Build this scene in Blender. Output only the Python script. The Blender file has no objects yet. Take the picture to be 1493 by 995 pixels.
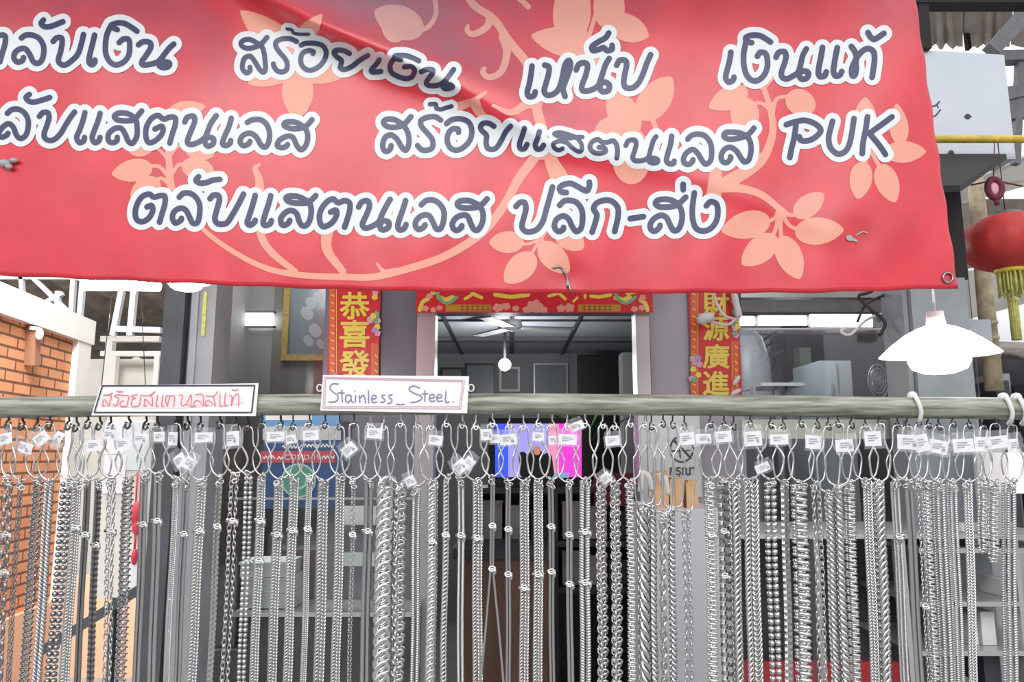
import bpy, math, random
import numpy as np
from mathutils import Vector, Matrix

random.seed(7)
SC = bpy.context.scene
COL = SC.collection

# ------------------------------------------------------------------ camera, sky, exposure
IW, IH, F = 1493.0, 995.0, 1078.0
EYE = 1.5
PITCH = math.radians(8.7)
cd = bpy.data.cameras.new('camera')
cd.sensor_width = 36.0
cd.lens = 36.0 * F / IW
cd.clip_start = 0.02
cam = bpy.data.objects.new('camera', cd)
COL.objects.link(cam)
cam.location = (0, 0, EYE)
cam.rotation_euler = (math.pi / 2 + PITCH, 0, 0)
SC.camera = cam
SC.view_settings.view_transform = 'Standard'
SC.view_settings.look = 'None'
SC.view_settings.gamma = 1.0
SC.view_settings.use_curve_mapping = False
SC.view_settings.exposure = 0.35
SC.cycles.max_bounces = 8
SC.cycles.transparent_max_bounces = 24
SC.cycles.caustics_reflective = False
SC.cycles.caustics_refractive = False

world = bpy.data.worlds.new('sky')
SC.world = world
world.use_nodes = True
wn = world.node_tree.nodes
wl = world.node_tree.links
wn.clear()
w_out = wn.new('ShaderNodeOutputWorld')
w_bg = wn.new('ShaderNodeBackground')
w_tc = wn.new('ShaderNodeTexCoord')
w_sep = wn.new('ShaderNodeSeparateXYZ')
w_rmp = wn.new('ShaderNodeValToRGB')
w_map = wn.new('ShaderNodeMapRange')
w_map.inputs['From Min'].default_value = -1
w_map.inputs['From Max'].default_value = 1
wl.new(w_tc.outputs['Generated'], w_sep.inputs[0])
wl.new(w_sep.outputs['Z'], w_map.inputs['Value'])
wl.new(w_map.outputs[0], w_rmp.inputs[0])
cr_ = w_rmp.color_ramp
cr_.elements[0].position = 0.0
cr_.elements[0].color = (0.16, 0.155, 0.15, 1)
cr_.elements[1].position = 1.0
cr_.elements[1].color = (1.1, 1.12, 1.18, 1)
for p_, c_ in ((0.47, (0.13, 0.13, 0.13, 1)), (0.52, (0.22, 0.22, 0.23, 1)), (0.60, (1.0, 1.01, 1.04, 1))):
    e_ = cr_.elements.new(p_)
    e_.color = c_
wl.new(w_rmp.outputs[0], w_bg.inputs[0])
w_bg.inputs[1].default_value = 1.0
wl.new(w_bg.outputs[0], w_out.inputs[0])


def area_light(name, loc, rot, sx, sy, power, col=(1, 1, 1)):
    l = bpy.data.lights.new(name, 'AREA')
    l.shape = 'RECTANGLE'
    l.size, l.size_y = sx, sy
    l.energy = power
    l.color = col
    o = bpy.data.objects.new(name, l)
    COL.objects.link(o)
    o.location = loc
    o.rotation_euler = rot
    return o


# daylight from the open street side, high behind the viewer
area_light('street_daylight', (-0.4, -2.6, 4.2), (math.radians(48), 0, 0), 5.0, 1.6, 95, (1.0, 0.99, 0.97))


# daylight falling into the open lane beside the shop on the left
area_light('lane_daylight', (-2.15, 2.6, 3.9), (math.radians(58), 0, math.radians(8)), 1.4, 1.4, 230, (1.0, 0.98, 0.94))


def point_light(name, loc, power, r=0.05, col=(1, 1, 1)):
    l = bpy.data.lights.new(name, 'POINT')
    l.energy = power
    l.shadow_soft_size = r
    l.color = col
    o = bpy.data.objects.new(name, l)
    COL.objects.link(o)
    o.location = loc
    return o


# ------------------------------------------------------------------ pixel ray -> point on a plane at depth Y
CP, SP = math.cos(PITCH), math.sin(PITCH)


def W(px, py, Y):
    u = (px - IW / 2) / F
    v = (IH / 2 - py) / F
    dy = CP - SP * v
    dz = SP + CP * v
    t = Y / dy
    return Vector((u * t, Y, EYE + dz * t))


# ------------------------------------------------------------------ materials
def mat(name, col, rough=0.5, metal=0.0, noise=0.0, nscale=30.0, stretch=(1, 1, 1), emit=0.0, ecol=None,
        spec=0.5, bump=0.0, col2=None, alpha=1.0):
    m = bpy.data.materials.new(name)
    m.use_nodes = True
    nt = m.node_tree
    b = nt.nodes['Principled BSDF']
    c = tuple(col) + (1,)
    b.inputs['Base Color'].default_value = c
    b.inputs['Roughness'].default_value = rough
    b.inputs['Metallic'].default_value = metal
    b.inputs['Specular IOR Level'].default_value = spec
    b.inputs['Alpha'].default_value = alpha
    if emit > 0:
        b.inputs['Emission Color'].default_value = tuple(ecol or col) + (1,)
        b.inputs['Emission Strength'].default_value = emit
    if noise > 0 or bump > 0 or col2:
        tc = nt.nodes.new('ShaderNodeTexCoord')
        mp = nt.nodes.new('ShaderNodeMapping')
        mp.inputs['Scale'].default_value = stretch
        nz = nt.nodes.new('ShaderNodeTexNoise')
        nz.inputs['Scale'].default_value = nscale
        nz.inputs['Detail'].default_value = 5
        nt.links.new(tc.outputs['Object'], mp.inputs[0])
        nt.links.new(mp.outputs[0], nz.inputs['Vector'])
        if noise > 0 or col2:
            rp = nt.nodes.new('ShaderNodeValToRGB')
            rp.color_ramp.elements[0].position = 0.35
            rp.color_ramp.elements[1].position = 0.65
            a = tuple(max(0, x * (1 - noise)) for x in col)
            d = tuple(min(1, x * (1 + noise)) for x in col) if not col2 else tuple(col2)
            rp.color_ramp.elements[0].color = a + (1,)
            rp.color_ramp.elements[1].color = d + (1,)
            nt.links.new(nz.outputs['Fac'], rp.inputs[0])
            nt.links.new(rp.outputs[0], b.inputs['Base Color'])
        if bump > 0:
            bp = nt.nodes.new('ShaderNodeBump')
            bp.inputs['Strength'].default_value = bump
            bp.inputs['Distance'].default_value = 0.002
            nt.links.new(nz.outputs['Fac'], bp.inputs['Height'])
            nt.links.new(bp.outputs[0], b.inputs['Normal'])
    return m


def clear_mat(name, tint=(1, 1, 1), mix=0.12, rough=0.05):
    m = bpy.data.materials.new(name)
    m.use_nodes = True
    nt = m.node_tree
    nt.nodes.clear()
    out = nt.nodes.new('ShaderNodeOutputMaterial')
    tr = nt.nodes.new('ShaderNodeBsdfTransparent')
    tr.inputs[0].default_value = tuple(tint) + (1,)
    gl = nt.nodes.new('ShaderNodeBsdfGlossy')
    gl.inputs['Roughness'].default_value = rough
    fr = nt.nodes.new('ShaderNodeFresnel')
    fr.inputs['IOR'].default_value = 1.45
    mx = nt.nodes.new('ShaderNodeMixShader')
    ad = nt.nodes.new('ShaderNodeMath')
    ad.operation = 'ADD'
    ad.inputs[1].default_value = mix
    ad.use_clamp = True
    nt.links.new(fr.outputs[0], ad.inputs[0])
    nt.links.new(ad.outputs[0], mx.inputs[0])
    nt.links.new(tr.outputs[0], mx.inputs[1])
    nt.links.new(gl.outputs[0], mx.inputs[2])
    nt.links.new(mx.outputs[0], out.inputs[0])
    return m


def film_mat(name, opacity=0.35, col=(0.85, 0.86, 0.88)):
    m = bpy.data.materials.new(name)
    m.use_nodes = True
    b = m.node_tree.nodes['Principled BSDF']
    b.inputs['Base Color'].default_value = tuple(col) + (1,)
    b.inputs['Roughness'].default_value = 0.12
    b.inputs['Alpha'].default_value = opacity
    b.inputs['Specular IOR Level'].default_value = 0.9
    return m


def brick_mat(name, c1, c2, mortar, sx, bw, bh, msize, offset=0.5, axis='xz'):
    m = bpy.data.materials.new(name)
    m.use_nodes = True
    nt = m.node_tree
    b = nt.nodes['Principled BSDF']
    b.inputs['Roughness'].default_value = 0.8
    tc = nt.nodes.new('ShaderNodeTexCoord')
    sp = nt.nodes.new('ShaderNodeSeparateXYZ')
    cb = nt.nodes.new('ShaderNodeCombineXYZ')
    br = nt.nodes.new('ShaderNodeTexBrick')
    br.offset = offset
    br.inputs['Color1'].default_value = tuple(c1) + (1,)
    br.inputs['Color2'].default_value = tuple(c2) + (1,)
    br.inputs['Mortar'].default_value = tuple(mortar) + (1,)
    br.inputs['Scale'].default_value = sx
    br.inputs['Brick Width'].default_value = bw
    br.inputs['Row Height'].default_value = bh
    br.inputs['Mortar Size'].default_value = msize
    nt.links.new(tc.outputs['Object'], sp.inputs[0])
    nt.links.new(sp.outputs['XYZ'.index(axis[0].upper())], cb.inputs[0])
    nt.links.new(sp.outputs['XYZ'.index(axis[1].upper())], cb.inputs[1])
    nt.links.new(cb.outputs[0], br.inputs['Vector'])
    nt.links.new(br.outputs['Color'], b.inputs['Base Color'])
    bp = nt.nodes.new('ShaderNodeBump')
    bp.inputs['Distance'].default_value = 0.004
    bp.inputs['Strength'].default_value = 0.6
    bp.invert = True
    nt.links.new(br.outputs['Fac'], bp.inputs['Height'])
    nt.links.new(bp.outputs[0], b.inputs['Normal'])
    return m


M = {}
M['vinyl'] = mat('red_vinyl', (0.70, 0.028, 0.048), 0.34, noise=0.1, nscale=9, bump=0.08, spec=0.55)
M['vinyl'].node_tree.nodes['Principled BSDF'].inputs['Coat Weight'].default_value = 0.35
M['vinyl'].node_tree.nodes['Principled BSDF'].inputs['Coat Roughness'].default_value = 0.28
M['peach'] = mat('peach_print', (0.86, 0.37, 0.27), 0.36)


def add_fold_sheen(m, col, amount):
    """paints a grey light sheen into the colour of the upward-facing folds, broken up by noise"""
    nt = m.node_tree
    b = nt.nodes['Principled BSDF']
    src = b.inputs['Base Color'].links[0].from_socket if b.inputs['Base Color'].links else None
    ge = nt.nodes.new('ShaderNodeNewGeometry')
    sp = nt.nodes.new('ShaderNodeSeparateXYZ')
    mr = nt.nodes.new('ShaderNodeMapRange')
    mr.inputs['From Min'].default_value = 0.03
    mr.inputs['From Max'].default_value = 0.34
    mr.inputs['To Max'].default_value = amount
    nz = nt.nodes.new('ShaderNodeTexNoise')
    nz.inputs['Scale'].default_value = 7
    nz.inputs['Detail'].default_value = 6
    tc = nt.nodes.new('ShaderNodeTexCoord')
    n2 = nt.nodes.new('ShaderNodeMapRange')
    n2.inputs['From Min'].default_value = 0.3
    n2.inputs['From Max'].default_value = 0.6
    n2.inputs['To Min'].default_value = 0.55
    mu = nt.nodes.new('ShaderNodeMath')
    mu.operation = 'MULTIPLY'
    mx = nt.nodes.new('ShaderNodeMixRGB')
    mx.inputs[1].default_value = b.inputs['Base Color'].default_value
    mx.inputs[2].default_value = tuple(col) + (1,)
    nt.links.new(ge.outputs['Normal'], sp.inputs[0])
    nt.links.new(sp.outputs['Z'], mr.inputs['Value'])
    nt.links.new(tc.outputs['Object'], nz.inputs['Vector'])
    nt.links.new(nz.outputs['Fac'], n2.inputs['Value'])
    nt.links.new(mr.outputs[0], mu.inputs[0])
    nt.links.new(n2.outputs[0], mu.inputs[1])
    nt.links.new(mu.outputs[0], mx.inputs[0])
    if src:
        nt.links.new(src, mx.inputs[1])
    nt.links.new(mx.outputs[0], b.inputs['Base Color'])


add_fold_sheen(M['vinyl'], (0.28, 0.17, 0.22), 0.95)  # grey sheen of light on the fold, painted into the red
add_fold_sheen(M['peach'], (0.42, 0.29, 0.32), 0.8)  # same painted sheen over the peach print
M['print_white'] = mat('white_print', (0.80, 0.84, 0.86), 0.34)
M['navy'] = mat('navy_print', (0.045, 0.056, 0.13), 0.32)
M['steel'] = mat('stainless_steel', (0.64, 0.64, 0.63), 0.19, 1.0)
M['steel_soft'] = mat('brushed_steel', (0.56, 0.56, 0.56), 0.3, 1.0)
M['steel_dark'] = mat('dark_steel', (0.36, 0.36, 0.37), 0.25, 1.0)  # on the left necklaces this darker steel stands for backlight
M['wire'] = mat('bright_wire', (0.72, 0.73, 0.73), 0.26, 1.0)
M['hook'] = mat('hook_wire', (0.07, 0.07, 0.065), 0.4, 0.8)
M['pipe'] = mat('weathered_green_pipe', (0.15, 0.165, 0.12), 0.42, 0.15, noise=0.0, nscale=120, stretch=(0.10, 1, 1.2),
                col2=(0.40, 0.415, 0.34), bump=0.5)
M['paper'] = mat('white_paper', (0.88, 0.88, 0.90), 0.6)
M['paper_black'] = mat('black_marker', (0.05, 0.05, 0.07), 0.5)
M['paper_red'] = mat('red_pencil', (0.72, 0.22, 0.24), 0.6)
M['paper_pinkwash'] = mat('pink_smudge', (0.90, 0.74, 0.76), 0.6)
M['paper_pink'] = mat('pink_pen', (0.62, 0.36, 0.40), 0.6)
M['paper_blue'] = mat('blue_pen', (0.22, 0.22, 0.36), 0.5)
M['film'] = film_mat('clear_plastic_film', 0.20)
M['tag_grey'] = mat('tag_print', (0.30, 0.27, 0.32), 0.6)
M['glass'] = clear_mat('window_glass', (0.93, 0.95, 0.95), 0.03, 0.02)
M['white_paint'] = mat('white_paint', (0.86, 0.84, 0.80), 0.5, noise=0.03, nscale=4)
M['cream'] = mat('cream_plaster', (0.80, 0.76, 0.69), 0.8, noise=0.04, nscale=3)
M['peachwall'] = mat('peach_plaster', (0.85, 0.52, 0.35), 0.7, noise=0.05, nscale=3)
M['post_dark'] = mat('dark_grey_paint', (0.075, 0.085, 0.095), 0.45, noise=0.15, nscale=8)
M['post_light'] = mat('grey_blue_paint', (0.30, 0.33, 0.35), 0.45, noise=0.08, nscale=8)
M['alu'] = mat('aluminium_frame', (0.52, 0.53, 0.53), 0.35, 0.6)
M['panel'] = mat('pale_grey_panel', (0.44, 0.44, 0.48), 0.35, noise=0.04, nscale=3)
M['panel_dark'] = mat('slate_panel', (0.20, 0.22, 0.25), 0.25, noise=0.08, nscale=3)
M['scroll_red'] = mat('scroll_red', (0.72, 0.025, 0.035), 0.4)
M['scroll_orange'] = mat('scroll_orange', (0.80, 0.14, 0.05), 0.4)
M['gold'] = mat('gold_print', (0.88, 0.74, 0.10), 0.35)
M['gold_dark'] = mat('ochre_print', (0.58, 0.30, 0.03), 0.4)
M['pinkprint'] = mat('pink_print', (0.80, 0.42, 0.52), 0.4)
M['greenprint'] = mat('green_print', (0.20, 0.48, 0.28), 0.4)
M['violetprint'] = mat('violet_print', (0.50, 0.34, 0.62), 0.4)
M['gold_frame'] = mat('gilt_wood', (0.50, 0.34, 0.10), 0.35, 0.4, noise=0.2, nscale=60)
M['dark'] = mat('dark_grey', (0.05, 0.052, 0.06), 0.5, noise=0.2, nscale=5)
M['black'] = mat('black_plastic', (0.018, 0.018, 0.02), 0.35)
M['wall_in'] = mat('interior_grey', (0.26, 0.275, 0.29), 0.7, noise=0.06, nscale=2)
M['wall_mauve'] = mat('interior_mauve', (0.22, 0.19, 0.215), 0.7, noise=0.1, nscale=2)
M['wall_brown'] = mat('interior_brown', (0.24, 0.22, 0.20), 0.7, noise=0.15, nscale=3)
M['ceil'] = brick_mat('ceiling_tiles', (0.36, 0.39, 0.43), (0.33, 0.36, 0.40), (0.10, 0.11, 0.12), 1.0, 1.2, 1.2, 0.02, 0.0, 'xy')
M['brick'] = brick_mat('orange_brick', (0.80, 0.36, 0.18), (0.70, 0.29, 0.14), (0.20, 0.09, 0.05), 1.0, 0.2, 0.066, 0.008)
M['concrete'] = mat('concrete', (0.32, 0.31, 0.30), 0.85, noise=0.12, nscale=3)
M['roof_brown'] = mat('rusty_roof_sheet', (0.20, 0.165, 0.14), 0.7, noise=0.25, nscale=8)
M['roof_tan'] = mat('tan_roof_sheet', (0.42, 0.35, 0.29), 0.6, noise=0.1, nscale=6)
M['beam_dark'] = mat('dark_beam', (0.028, 0.026, 0.025), 0.7, spec=0.25)
M['beam_grey'] = mat('grey_beam', (0.16, 0.16, 0.17), 0.5, noise=0.1)
M['sign_white'] = mat('sign_board', (0.62, 0.67, 0.74), 0.4, noise=0.03, nscale=4)
M['yellow'] = mat('yellow_paint', (0.62, 0.46, 0.06), 0.45, noise=0.15, nscale=30)
M['lantern'] = mat('red_silk', (0.55, 0.04, 0.035), 0.55, noise=0.15, nscale=20)
M['bamboo'] = mat('weathered_pole', (0.46, 0.38, 0.24), 0.6, noise=0.25, nscale=25)
M['tassel'] = mat('yellow_green_tassel', (0.55, 0.55, 0.16), 0.7, noise=0.2, nscale=60)
M['wood'] = mat('brown_wood', (0.17, 0.095, 0.06), 0.5, noise=0.25, nscale=10, stretch=(1, 1, 0.15))
M['maroon'] = mat('maroon_cloth', (0.16, 0.025, 0.04), 0.7)
M['card'] = mat('brown_cardboard', (0.50, 0.32, 0.16), 0.7, noise=0.12, nscale=20)
M['leaf'] = mat('palm_leaf', (0.06, 0.13, 0.06), 0.5, noise=0.3, nscale=20)
M['lamp_white'] = mat('white_enamel', (0.90, 0.90, 0.90), 0.3)
def shade_mat():
    m = bpy.data.materials.new('translucent_enamel')
    m.use_nodes = True
    nt = m.node_tree
    nt.nodes.clear()
    out = nt.nodes.new('ShaderNodeOutputMaterial'); d = nt.nodes.new('ShaderNodeBsdfDiffuse'); t = nt.nodes.new('ShaderNodeBsdfTranslucent'); x = nt.nodes.new('ShaderNodeMixShader')
    d.inputs[0].default_value = (.9, .9, .9, 1); t.inputs[0].default_value = (.95, .95, .97, 1); x.inputs[0].default_value = 0.55
    nt.links.new(d.outputs[0], x.inputs[1]); nt.links.new(t.outputs[0], x.inputs[2]); nt.links.new(x.outputs[0], out.inputs[0])
    return m


M['shade'] = shade_mat()
M['canopy_shade_sheet'] = shade_mat()
M['canopy_shade_sheet'].name = 'translucent_shade_sheet'
for n_ in M['canopy_shade_sheet'].node_tree.nodes:
    if n_.type in ('BSDF_DIFFUSE', 'BSDF_TRANSLUCENT'):
        n_.inputs[0].default_value = (0.62, 0.62, 0.66, 1)
M['bulb'] = mat('lit_bulb', (1, 1, 1), 0.4, emit=14.0, ecol=(1, 0.99, 0.98))
M['tube'] = mat('lit_tube', (1, 1, 1), 0.4, emit=12.0, ecol=(1, 1, 1))
M['skylight_reflection'] = mat('glowing_reflection', (1, 1, 1), 0.4, emit=5.0, ecol=(0.95, 0.98, 1.0))  # glow standing for skylights mirrored in the window glass
M['poster_blue'] = mat('poster_blue', (0.055, 0.11, 0.25), 0.3)
M['poster_sky'] = mat('poster_sky_blue', (0.16, 0.38, 0.66), 0.3)
M['poster_grey'] = mat('poster_pale', (0.52, 0.58, 0.58), 0.3)
M['poster_red'] = mat('poster_red', (0.50, 0.10, 0.12), 0.3)
M['poster_green'] = mat('poster_green', (0.09, 0.34, 0.22), 0.3)
M['mint'] = mat('poster_mint', (0.42, 0.66, 0.60), 0.3)
M['acrylic'] = mat('frosted_acrylic', (0.74, 0.80, 0.80), 0.25)
M['ink'] = mat('grey_ink', (0.07, 0.08, 0.09), 0.5)
M['blueglow'] = mat('screen_blue', (0.02, 0.04, 0.3), 0.2, emit=0.75, ecol=(0.05, 0.12, 1.0))
M['violetglow'] = mat('screen_violet', (0.1, 0.1, 0.3), 0.2, emit=0.75, ecol=(0.42, 0.38, 0.95))
M['pinkglow'] = mat('screen_pink', (0.3, 0.1, 0.2), 0.2, emit=0.85, ecol=(1.0, 0.28, 0.46))
M['magentaglow'] = mat('screen_magenta', (0.3, 0.02, 0.2), 0.2, emit=0.9, ecol=(1.0, 0.05, 0.62))
M['skyglow'] = mat('screen_pale', (0.1, 0.2, 0.3), 0.2, emit=0.5, ecol=(0.3, 0.6, 0.85))
M['skinglow'] = mat('screen_face', (0.3, 0.2, 0.1), 0.2, emit=0.5, ecol=(0.75, 0.35, 0.2))
M['redcloth'] = mat('red_cloth', (0.70, 0.06, 0.09), 0.6)
M['panel_red'] = mat('dark_red_paint', (0.36, 0.025, 0.035), 0.5)
M['crate_wood'] = mat('red_brown_wood', (0.36, 0.17, 0.115), 0.6, noise=0.15, nscale=8)
M['boxwhite'] = mat('white_box', (0.78, 0.78, 0.76), 0.5)
M['greyplastic'] = mat('grey_plastic', (0.40, 0.40, 0.41), 0.4)
M['palegreen'] = mat('pale_green_plastic', (0.50, 0.56, 0.46), 0.4)
M['fridge'] = mat('pale_blue_enamel', (0.52, 0.58, 0.62), 0.25)
M['cable_white'] = mat('white_cable', (0.75, 0.75, 0.73), 0.45)
M['cable_black'] = mat('black_cable', (0.03, 0.03, 0.03), 0.45)
M['awning'] = mat('white_awning_canvas', (0.82, 0.80, 0.74), 0.7)
M['silver_grey'] = mat('silver_grey_case', (0.40, 0.40, 0.42), 0.4, 0.3)
M['sack'] = mat('slate_fabric', (0.10, 0.115, 0.13), 0.8, noise=0.3, nscale=40)


# ------------------------------------------------------------------ mesh builder
class MB:
    def __init__(s):
        s.v, s.f, s.mi, s.cur, s.sm = [], [], [], 0, []
        s.smooth = False

    def add(s, vs, fs):
        b = len(s.v)
        s.v.extend([tuple(x) for x in vs])
        for f in fs:
            s.f.append(tuple(i + b for i in f))
            s.mi.append(s.cur)
            s.sm.append(s.smooth)

    def box(s, lo, hi, mtx=None):
        x0, y0, z0 = lo
        x1, y1, z1 = hi
        vs = [Vector(p) for p in ((x0, y0, z0), (x1, y0, z0), (x1, y1, z0), (x0, y1, z0),
                                  (x0, y0, z1), (x1, y0, z1), (x1, y1, z1), (x0, y1, z1))]
        if mtx:
            vs = [mtx @ p for p in vs]
        s.add(vs, [(0, 3, 2, 1), (4, 5, 6, 7), (0, 1, 5, 4), (1, 2, 6, 5), (2, 3, 7, 6), (3, 0, 4, 7)])

    def bar(s, a, b, w, h):
        a, b = Vector(a), Vector(b)
        s.nb = getattr(s, 'nb', 0) + 1
        w *= 1 + 0.03 * (s.nb % 7)
        h *= 1 + 0.03 * (s.nb % 7)
        d = b - a
        t = d.normalized()
        up = Vector((0, 0, 1)) if abs(t.z) < 0.95 else Vector((0, 1, 0))
        sd = t.cross(up).normalized()
        u = sd.cross(t).normalized()
        vs = []
        for p in (a, b):
            for i, j in ((-1, -1), (1, -1), (1, 1), (-1, 1)):
                vs.append(p + sd * (w / 2 * i) + u * (h / 2 * j))
        s.add(vs, [(3, 2, 1, 0), (4, 5, 6, 7), (0, 1, 5, 4), (1, 2, 6, 5), (2, 3, 7, 6), (3, 0, 4, 7)])

    def tube(s, pts, r, n=8, closed=False, caps=True):
        pts = [Vector(p) for p in pts]
        m = len(pts)
        rr = r if hasattr(r, '__len__') else [r] * m
        vs, fs = [], []
        prev = None
        for i, p in enumerate(pts):
            if closed:
                t = pts[(i + 1) % m] - pts[i - 1]
            else:
                t = pts[min(i + 1, m - 1)] - pts[max(i - 1, 0)]
            t = t.normalized() if t.length > 1e-9 else Vector((0, 0, 1))
            if prev is None:
                ref = Vector((0, 1, 0)) if abs(t.y) < 0.9 else Vector((1, 0, 0))
                a = t.cross(ref).normalized()
            else:
                a = (prev - t * prev.dot(t))
                a = a.normalized() if a.length > 1e-6 else t.orthogonal().normalized()
            prev = a
            b = t.cross(a)
            for k in range(n):
                an = 2 * math.pi * k / n
                vs.append(p + (a * math.cos(an) + b * math.sin(an)) * rr[i])
        for i in range(m if closed else m - 1):
            j = (i + 1) % m
            for k in range(n):
                k2 = (k + 1) % n
                fs.append((i * n + k, i * n + k2, j * n + k2, j * n + k))
        if caps and not closed:
            fs.append(tuple(range(n - 1, -1, -1)))
            fs.append(tuple((m - 1) * n + k for k in range(n)))
        sm = s.smooth
        s.smooth = True
        s.add(vs, fs)
        s.smooth = sm

    def lathe(s, prof, n=24, mtx=None):
        vs, fs = [], []
        for r, z in prof:
            for k in range(n):
                a = 2 * math.pi * k / n
                p = Vector((r * math.cos(a), r * math.sin(a), z))
                vs.append(mtx @ p if mtx else p)
        for i in range(len(prof) - 1):
            for k in range(n):
                k2 = (k + 1) % n
                fs.append((i * n + k, i * n + k2, (i + 1) * n + k2, (i + 1) * n + k))
        sm = s.smooth
        s.smooth = True
        s.add(vs, fs)
        s.smooth = sm

    def ball(s, c, r, n=10, m=6, mtx=None):
        rx, ry, rz = r if hasattr(r, '__len__') else (r, r, r)
        pr = []
        vs, fs = [], []
        c = Vector(c)
        for i in range(m + 1):
            th = math.pi * i / m
            for k in range(n):
                a = 2 * math.pi * k / n
                p = Vector((rx * math.sin(th) * math.cos(a), ry * math.sin(th) * math.sin(a), rz * math.cos(th)))
                vs.append((mtx @ p if mtx else p) + c)
        for i in range(m):
            for k in range(n):
                k2 = (k + 1) % n
                fs.append((i * n + k, (i + 1) * n + k, (i + 1) * n + k2, i * n + k2))
        sm = s.smooth
        s.smooth = True
        s.add(vs, fs)
        s.smooth = sm

    def quad(s, a, b, c, d):
        s.add([a, b, c, d], [(0, 1, 2, 3)])

    def build(s, name, mats, parent=None, origin=None):
        me = bpy.data.meshes.new(name)
        vs = s.v
        if origin is not None:
            ox, oy, oz = origin
            vs = [(x - ox, y - oy, z - oz) for x, y, z in vs]
        me.from_pydata(vs, [], s.f)
        if not isinstance(mats, (list, tuple)):
            mats = [mats]
        for m in mats:
            me.materials.append(m)
        me.polygons.foreach_set('material_index', s.mi)
        me.polygons.foreach_set('use_smooth', s.sm)
        me.update()
        o = bpy.data.objects.new(name, me)
        COL.objects.link(o)
        if origin is not None and parent is None:
            o.location = origin
        if parent:
            o.parent = parent
        return o


def tag(o, label, cat, group=None):
    o['label'] = label
    o['category'] = cat
    if group:
        o['group'] = group
    return o


def empty(name, loc, label, cat, group=None):
    o = bpy.data.objects.new(name, None)
    o.empty_display_size = 0.02
    COL.objects.link(o)
    o.location = loc
    return tag(o, label, cat, group)


def part(mb, name, mats, parent, label=None):
    """child mesh: geometry is given in world space, stored relative to the parent's origin"""
    o = mb.build(name, mats, parent, origin=root_loc(parent))
    if label:
        o['label'] = label
    return o


def root_loc(o):
    v = Vector((0, 0, 0))
    while o:
        v += o.location
        o = o.parent
    return tuple(v)


def struct(o):
    o['kind'] = 'structure'
    return o


JIT = [0]


def bpx(mb, x0, y0, x1, y1, Y, dep=0.02, Yz=None, z0=None):
    Yz = Yz or Y
    JIT[0] += 1
    Y = Y + 0.00025 * (JIT[0] % 5)
    xm, ym = (x0 + x1) / 2, (y0 + y1) / 2
    mb.box((W(x0, ym, Y).x, Y, W(xm, y1, Yz).z if z0 is None else z0), (W(x1, ym, Y).x, Y + dep, W(xm, y0, Yz).z))


# ------------------------------------------------------------------ curves and flat lettering by marching squares
def crom(pts, n=6, closed=False):
    P = [np.array(p, float) for p in pts]
    if len(P) == 2 and not closed:
        return [P[0] + (P[1] - P[0]) * t for t in np.linspace(0, 1, n + 1)]
    out = []
    m = len(P)
    for i in range(m if closed else m - 1):
        if closed:
            a, b, c, d = P[i - 1], P[i], P[(i + 1) % m], P[(i + 2) % m]
        else:
            b, c = P[i], P[i + 1]
            a = P[i - 1] if i > 0 else 2 * b - c
            d = P[i + 2] if i + 2 < m else 2 * c - b
        for k in range(n):
            t = k / n
            out.append(0.5 * ((2 * b) + (c - a) * t + (2 * a - 5 * b + 4 * c - d) * t * t + (3 * b - a - 3 * c + d) * t ** 3))
    if not closed:
        out.append(P[-1])
    return out


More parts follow.
